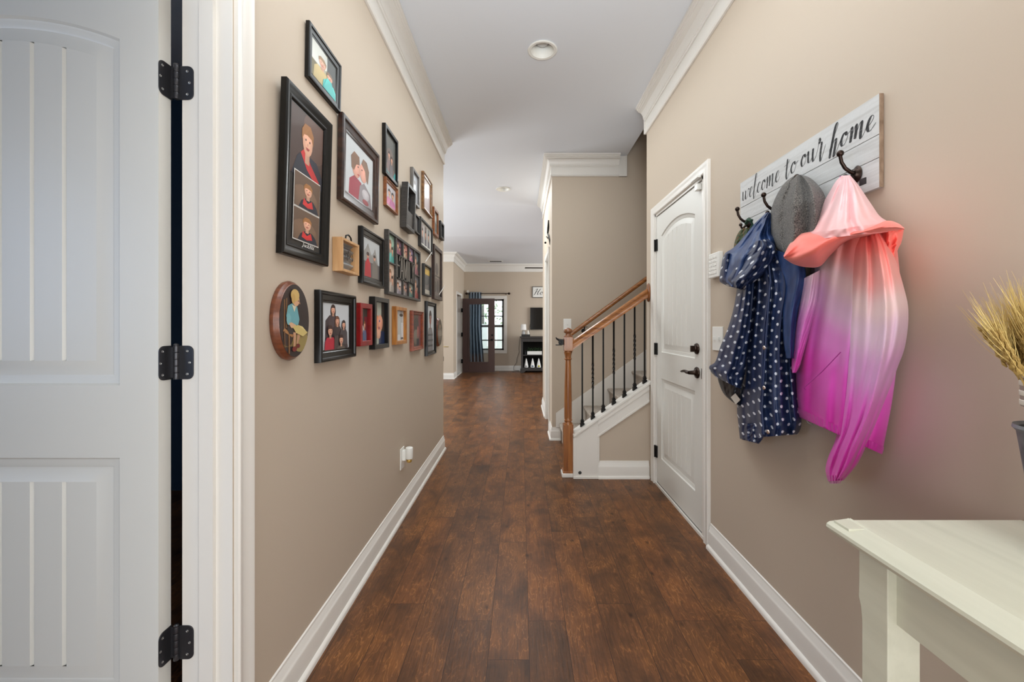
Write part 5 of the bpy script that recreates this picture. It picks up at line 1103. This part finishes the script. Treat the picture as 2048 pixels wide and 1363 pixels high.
# TV, console
tv = thing('television', (.75, YF-.04, 1.1), 'black flat-screen television mounted on the far wall', 'television')
q0 = PY(1060.5, 658.7, YF-.06); q1 = PY(1060.5, 614.6, YF-.06)
MB().box(q0.x, q0.x+1.05, YF-.06, YF-.02, q0.z, q1.z).build('casing', 'blackflat', tv, bevel=.004)
MB().box(q0.x+.012, q0.x+1.038, YF-.062, YF-.0595, q0.z+.018, q1.z-.012).build('screen', 'tv', tv)
MB().box(q0.x+.35, q0.x+.7, YF-.022, YF, q0.z+.15, q1.z-.15).build('wall_mount', 'iron', tv)
KY0, KY1, KX0, KX1, KZ = 10.50, YF-.02, .0, 1.55, .925
cs = thing('media_console', (.78, 10.75, 0), 'charcoal media console with open shelves under the television', 'console')
MB().box(KX0-.03, KX1+.03, KY0-.03, KY1, KZ-.035, KZ).build('top', 'console', cs, bevel=.004)
b = MB()
for x_ in (KX0, KX0+.95, KX1-.05): b.box(x_, x_+.05, KY0, KY1, .02, KZ-.035)
b.build('side_panel', 'console', cs, bevel=.003)
MB().box(KX0+.05, KX1-.05, KY1-.015, KY1, .10, KZ-.035).build('back_panel', 'dark', cs)
b = MB().box(KX0+.05, KX1-.05, KY0+.004, KY0+.02, KZ-.13, KZ-.035); b.build('apron', 'console', cs, bevel=.002)
for z_ in (.46, .13): MB().box(KX0+.05, KX1-.05, KY0+.01, KY1-.015, z_-.022, z_).build('shelf', 'console', cs)
b = MB(); b.prism([(KX0-.02, KY0-.012, 0), (KX0+.07, KY0-.012, 0), (KX0+.12, KY0-.012, .05), (KX1-.12, KY0-.012, .05), (KX1-.07, KY0-.012, 0), (KX1+.02, KY0-.012, 0), (KX1+.02, KY0-.012, .11), (KX0-.02, KY0-.012, .11)], (0, .02, 0)); b.build('plinth', 'console', cs, bevel=.002)
# lamp on a tray
tag(MB().box(.01, .235, 10.56, 10.80, KZ, KZ+.055).build('black_tray', 'blackflat', bevel=.004), 'black box tray on the console under the lamp', 'tray')
lx, ly, lz = .045+.05, 10.68, KZ+.055
lp = thing('table_lamp', (lx, ly, lz), 'white-shaded table lamp on the charcoal console', 'lamp')
MB().lathe((lx-.03, ly, lz), [(.0001, 0), (.042, 0), (.045, .01), (.048, .05), (.03, .085), (.012, .10), (.010, .14), (.0001, .14)], 20).build('lamp_base', 'ceramic', lp, smooth=50)
MB().lathe((lx-.03, ly, lz+.115), [(.075, 0), (.077, 0), (.064, .150), (.062, .150)], 24).build('lamp_shade', 'shade', lp, smooth=50)
fg = MB().lathe((.185, 10.66, lz), [(.0001, 0), (.032, 0), (.038, .02), (.030, .05), (.02, .075), (.022, .09), (.012, .105), (.0001, .11)], 16)
tag(fg.build('bell_ornament', 'label', smooth=50), 'cream bell ornament beside the lamp on the tray', 'ornament')
b = MB(); b.tube([(.23, 10.9, lz+.02), (.215, 10.96, lz+.16), (.25, 10.975, lz+.28)], .004, 6); tag(b.build('television_cable', 'blackflat'), 'thin dark cable rising behind the lamp to the television', 'cable')
b = MB(); P_ = [(-.035, 10.97, .86), (-.06, 10.975, .60), (-.05, 10.975, .5), (-.11, 10.975, .33), (-.12, 10.975, .22), (-.19, 10.965, .12), (-.2, 10.94, .03), (-.13, 10.93, .012), (-.05, 10.92, .012)]
b.tube(P_, .0045, 6); tag(b.build('power_cord', 'blackflat', smooth=60), 'dark power cord trailing down the wall beside the console', 'cord')
# plant box
pb_ = thing('planter_box', (.34, 10.66, .46), 'white planter box of greenery on the console upper shelf', 'planter')
MB().box(.16, .54, 10.60, 10.72, .46, .545).build('box', 'matw', pb_, bevel=.004)
b = MB(); r2 = random.Random(3)
for i in range(150):
    c0 = Vector((r2.uniform(.16, .54), r2.uniform(10.60, 10.72), .545 + r2.uniform(-.01, .075))); d_ = Vector((r2.uniform(-1, 1), r2.uniform(-1, 1), r2.uniform(0, 1))).normalized()*.028; e_ = d_.cross(Vector((0, 0, 1))).normalized()*.010
    b.add([c0, c0+d_*.5+e_, c0+d_, c0+d_*.5-e_], [(0, 1, 2, 3)])
b.build('greenery', 'leaf', pb_, fixn=False)
b = MB(); b.lathe((.105, 10.62, .46), [(.0001, 0), (.022, 0), (.024, .05), (.010, .07), (.009, .11), (.0001, .112)], 14); tag(b.build('small_bottle', 'inkf', smooth=50), 'small dark bottle beside the planter on the upper shelf', 'bottle')
for i, (x_, m_, lb_) in enumerate(((.135, 'ceramic', 'white gnome with grey nose, closest to the console side'), (.30, 'bluegrey', 'white gnome with blue-grey nose between the other two'), (.46, 'yellow', 'white gnome with a yellow nose on the lower shelf'))):
    gn = thing('gnome_figurine', (x_, 10.6, .13), lb_, 'figurine', 'gnomes on the console lower shelf')
    MB().lathe((x_, 10.6, .13), [(.0001, 0), (.052, 0), (.055, .03), (.035, .12), (.012, .22), (.0001, .24)], 18).build('body', 'shade', gn, smooth=50)
    MB().sphere((x_, 10.545, .165), .026, 12, 8).build('nose', m_, gn, smooth=60)
# ceiling fan
fn_ = thing('ceiling_fan', (.78, 8.5, ZL-.4), 'ceiling fan with brown blades beyond the far hall wall', 'ceiling fan')
MB().lathe((.78, 8.5, 0), [(.0001, ZL), (.07, ZL), (.06, ZL-.06), (.012, ZL-.07), (.012, ZL-.36), (.08, ZL-.38), (.10, ZL-.44), (.08, ZL-.50), (.0001, ZL-.52)], 24).build('motor', 'bronze', fn_, smooth=40)
for k_ in range(5):
    a = PI + .04 + k_*2*PI/5; u = Vector((math.cos(a), math.sin(a), 0)); n_ = Vector((-u.y, u.x, 0)); c0 = Vector((.78, 8.5, ZL-.465))
    MB().prism([c0+u*.12-n_*.05, c0+u*.70-n_*.07, c0+u*.70+n_*.07 + Vector((0, 0, .004)), c0+u*.12+n_*.05 + Vector((0, 0, .004))], (0, 0, .006)).build('blade', 'fanb', fn_)
# outside
tag(MB().box(-8, 8, 11.4, 30, -.35, -.3).build('lawn', 'lawn'), 'lawn behind the living room window', 'ground', kind='structure')
fe = MB()
for i in range(30): fe.box(-5+i*.3, -4.71+i*.3, 13.5, 13.53, -.3, 1.20)
fe.box(-5, 4, 13.49, 13.55, 1.20, 1.26)
tag(fe.build('vinyl_fence', 'vinyl'), 'white vinyl fence outside the window', 'fence')
tr = thing('backyard_tree', (-1.6, 17, -.3), 'leafy tree seen through the window above the fence', 'tree')
MB().tube([(-1.6, 17, -.3), (-1.62, 17, 2), (-1.5, 17, 4)], [.12, .09, .04], 8).build('trunk', 'bark', tr)
b = MB(); r3 = random.Random(9)
for i in range(1100):
    c0 = Vector((r3.uniform(-3.2, .4), r3.uniform(16, 18), r3.uniform(1.2, 5))); d_ = Vector((r3.uniform(-1, 1), r3.uniform(-1, 1), r3.uniform(-1, 1))).normalized()*.10; e_ = d_.cross(Vector((.3, 1, .2))).normalized()*.05
    b.add([c0, c0+d_*.5+e_, c0+d_, c0+d_*.5-e_], [(0, 1, 2, 3)])
b.build('foliage', 'treeleaf', tr, fixn=False)
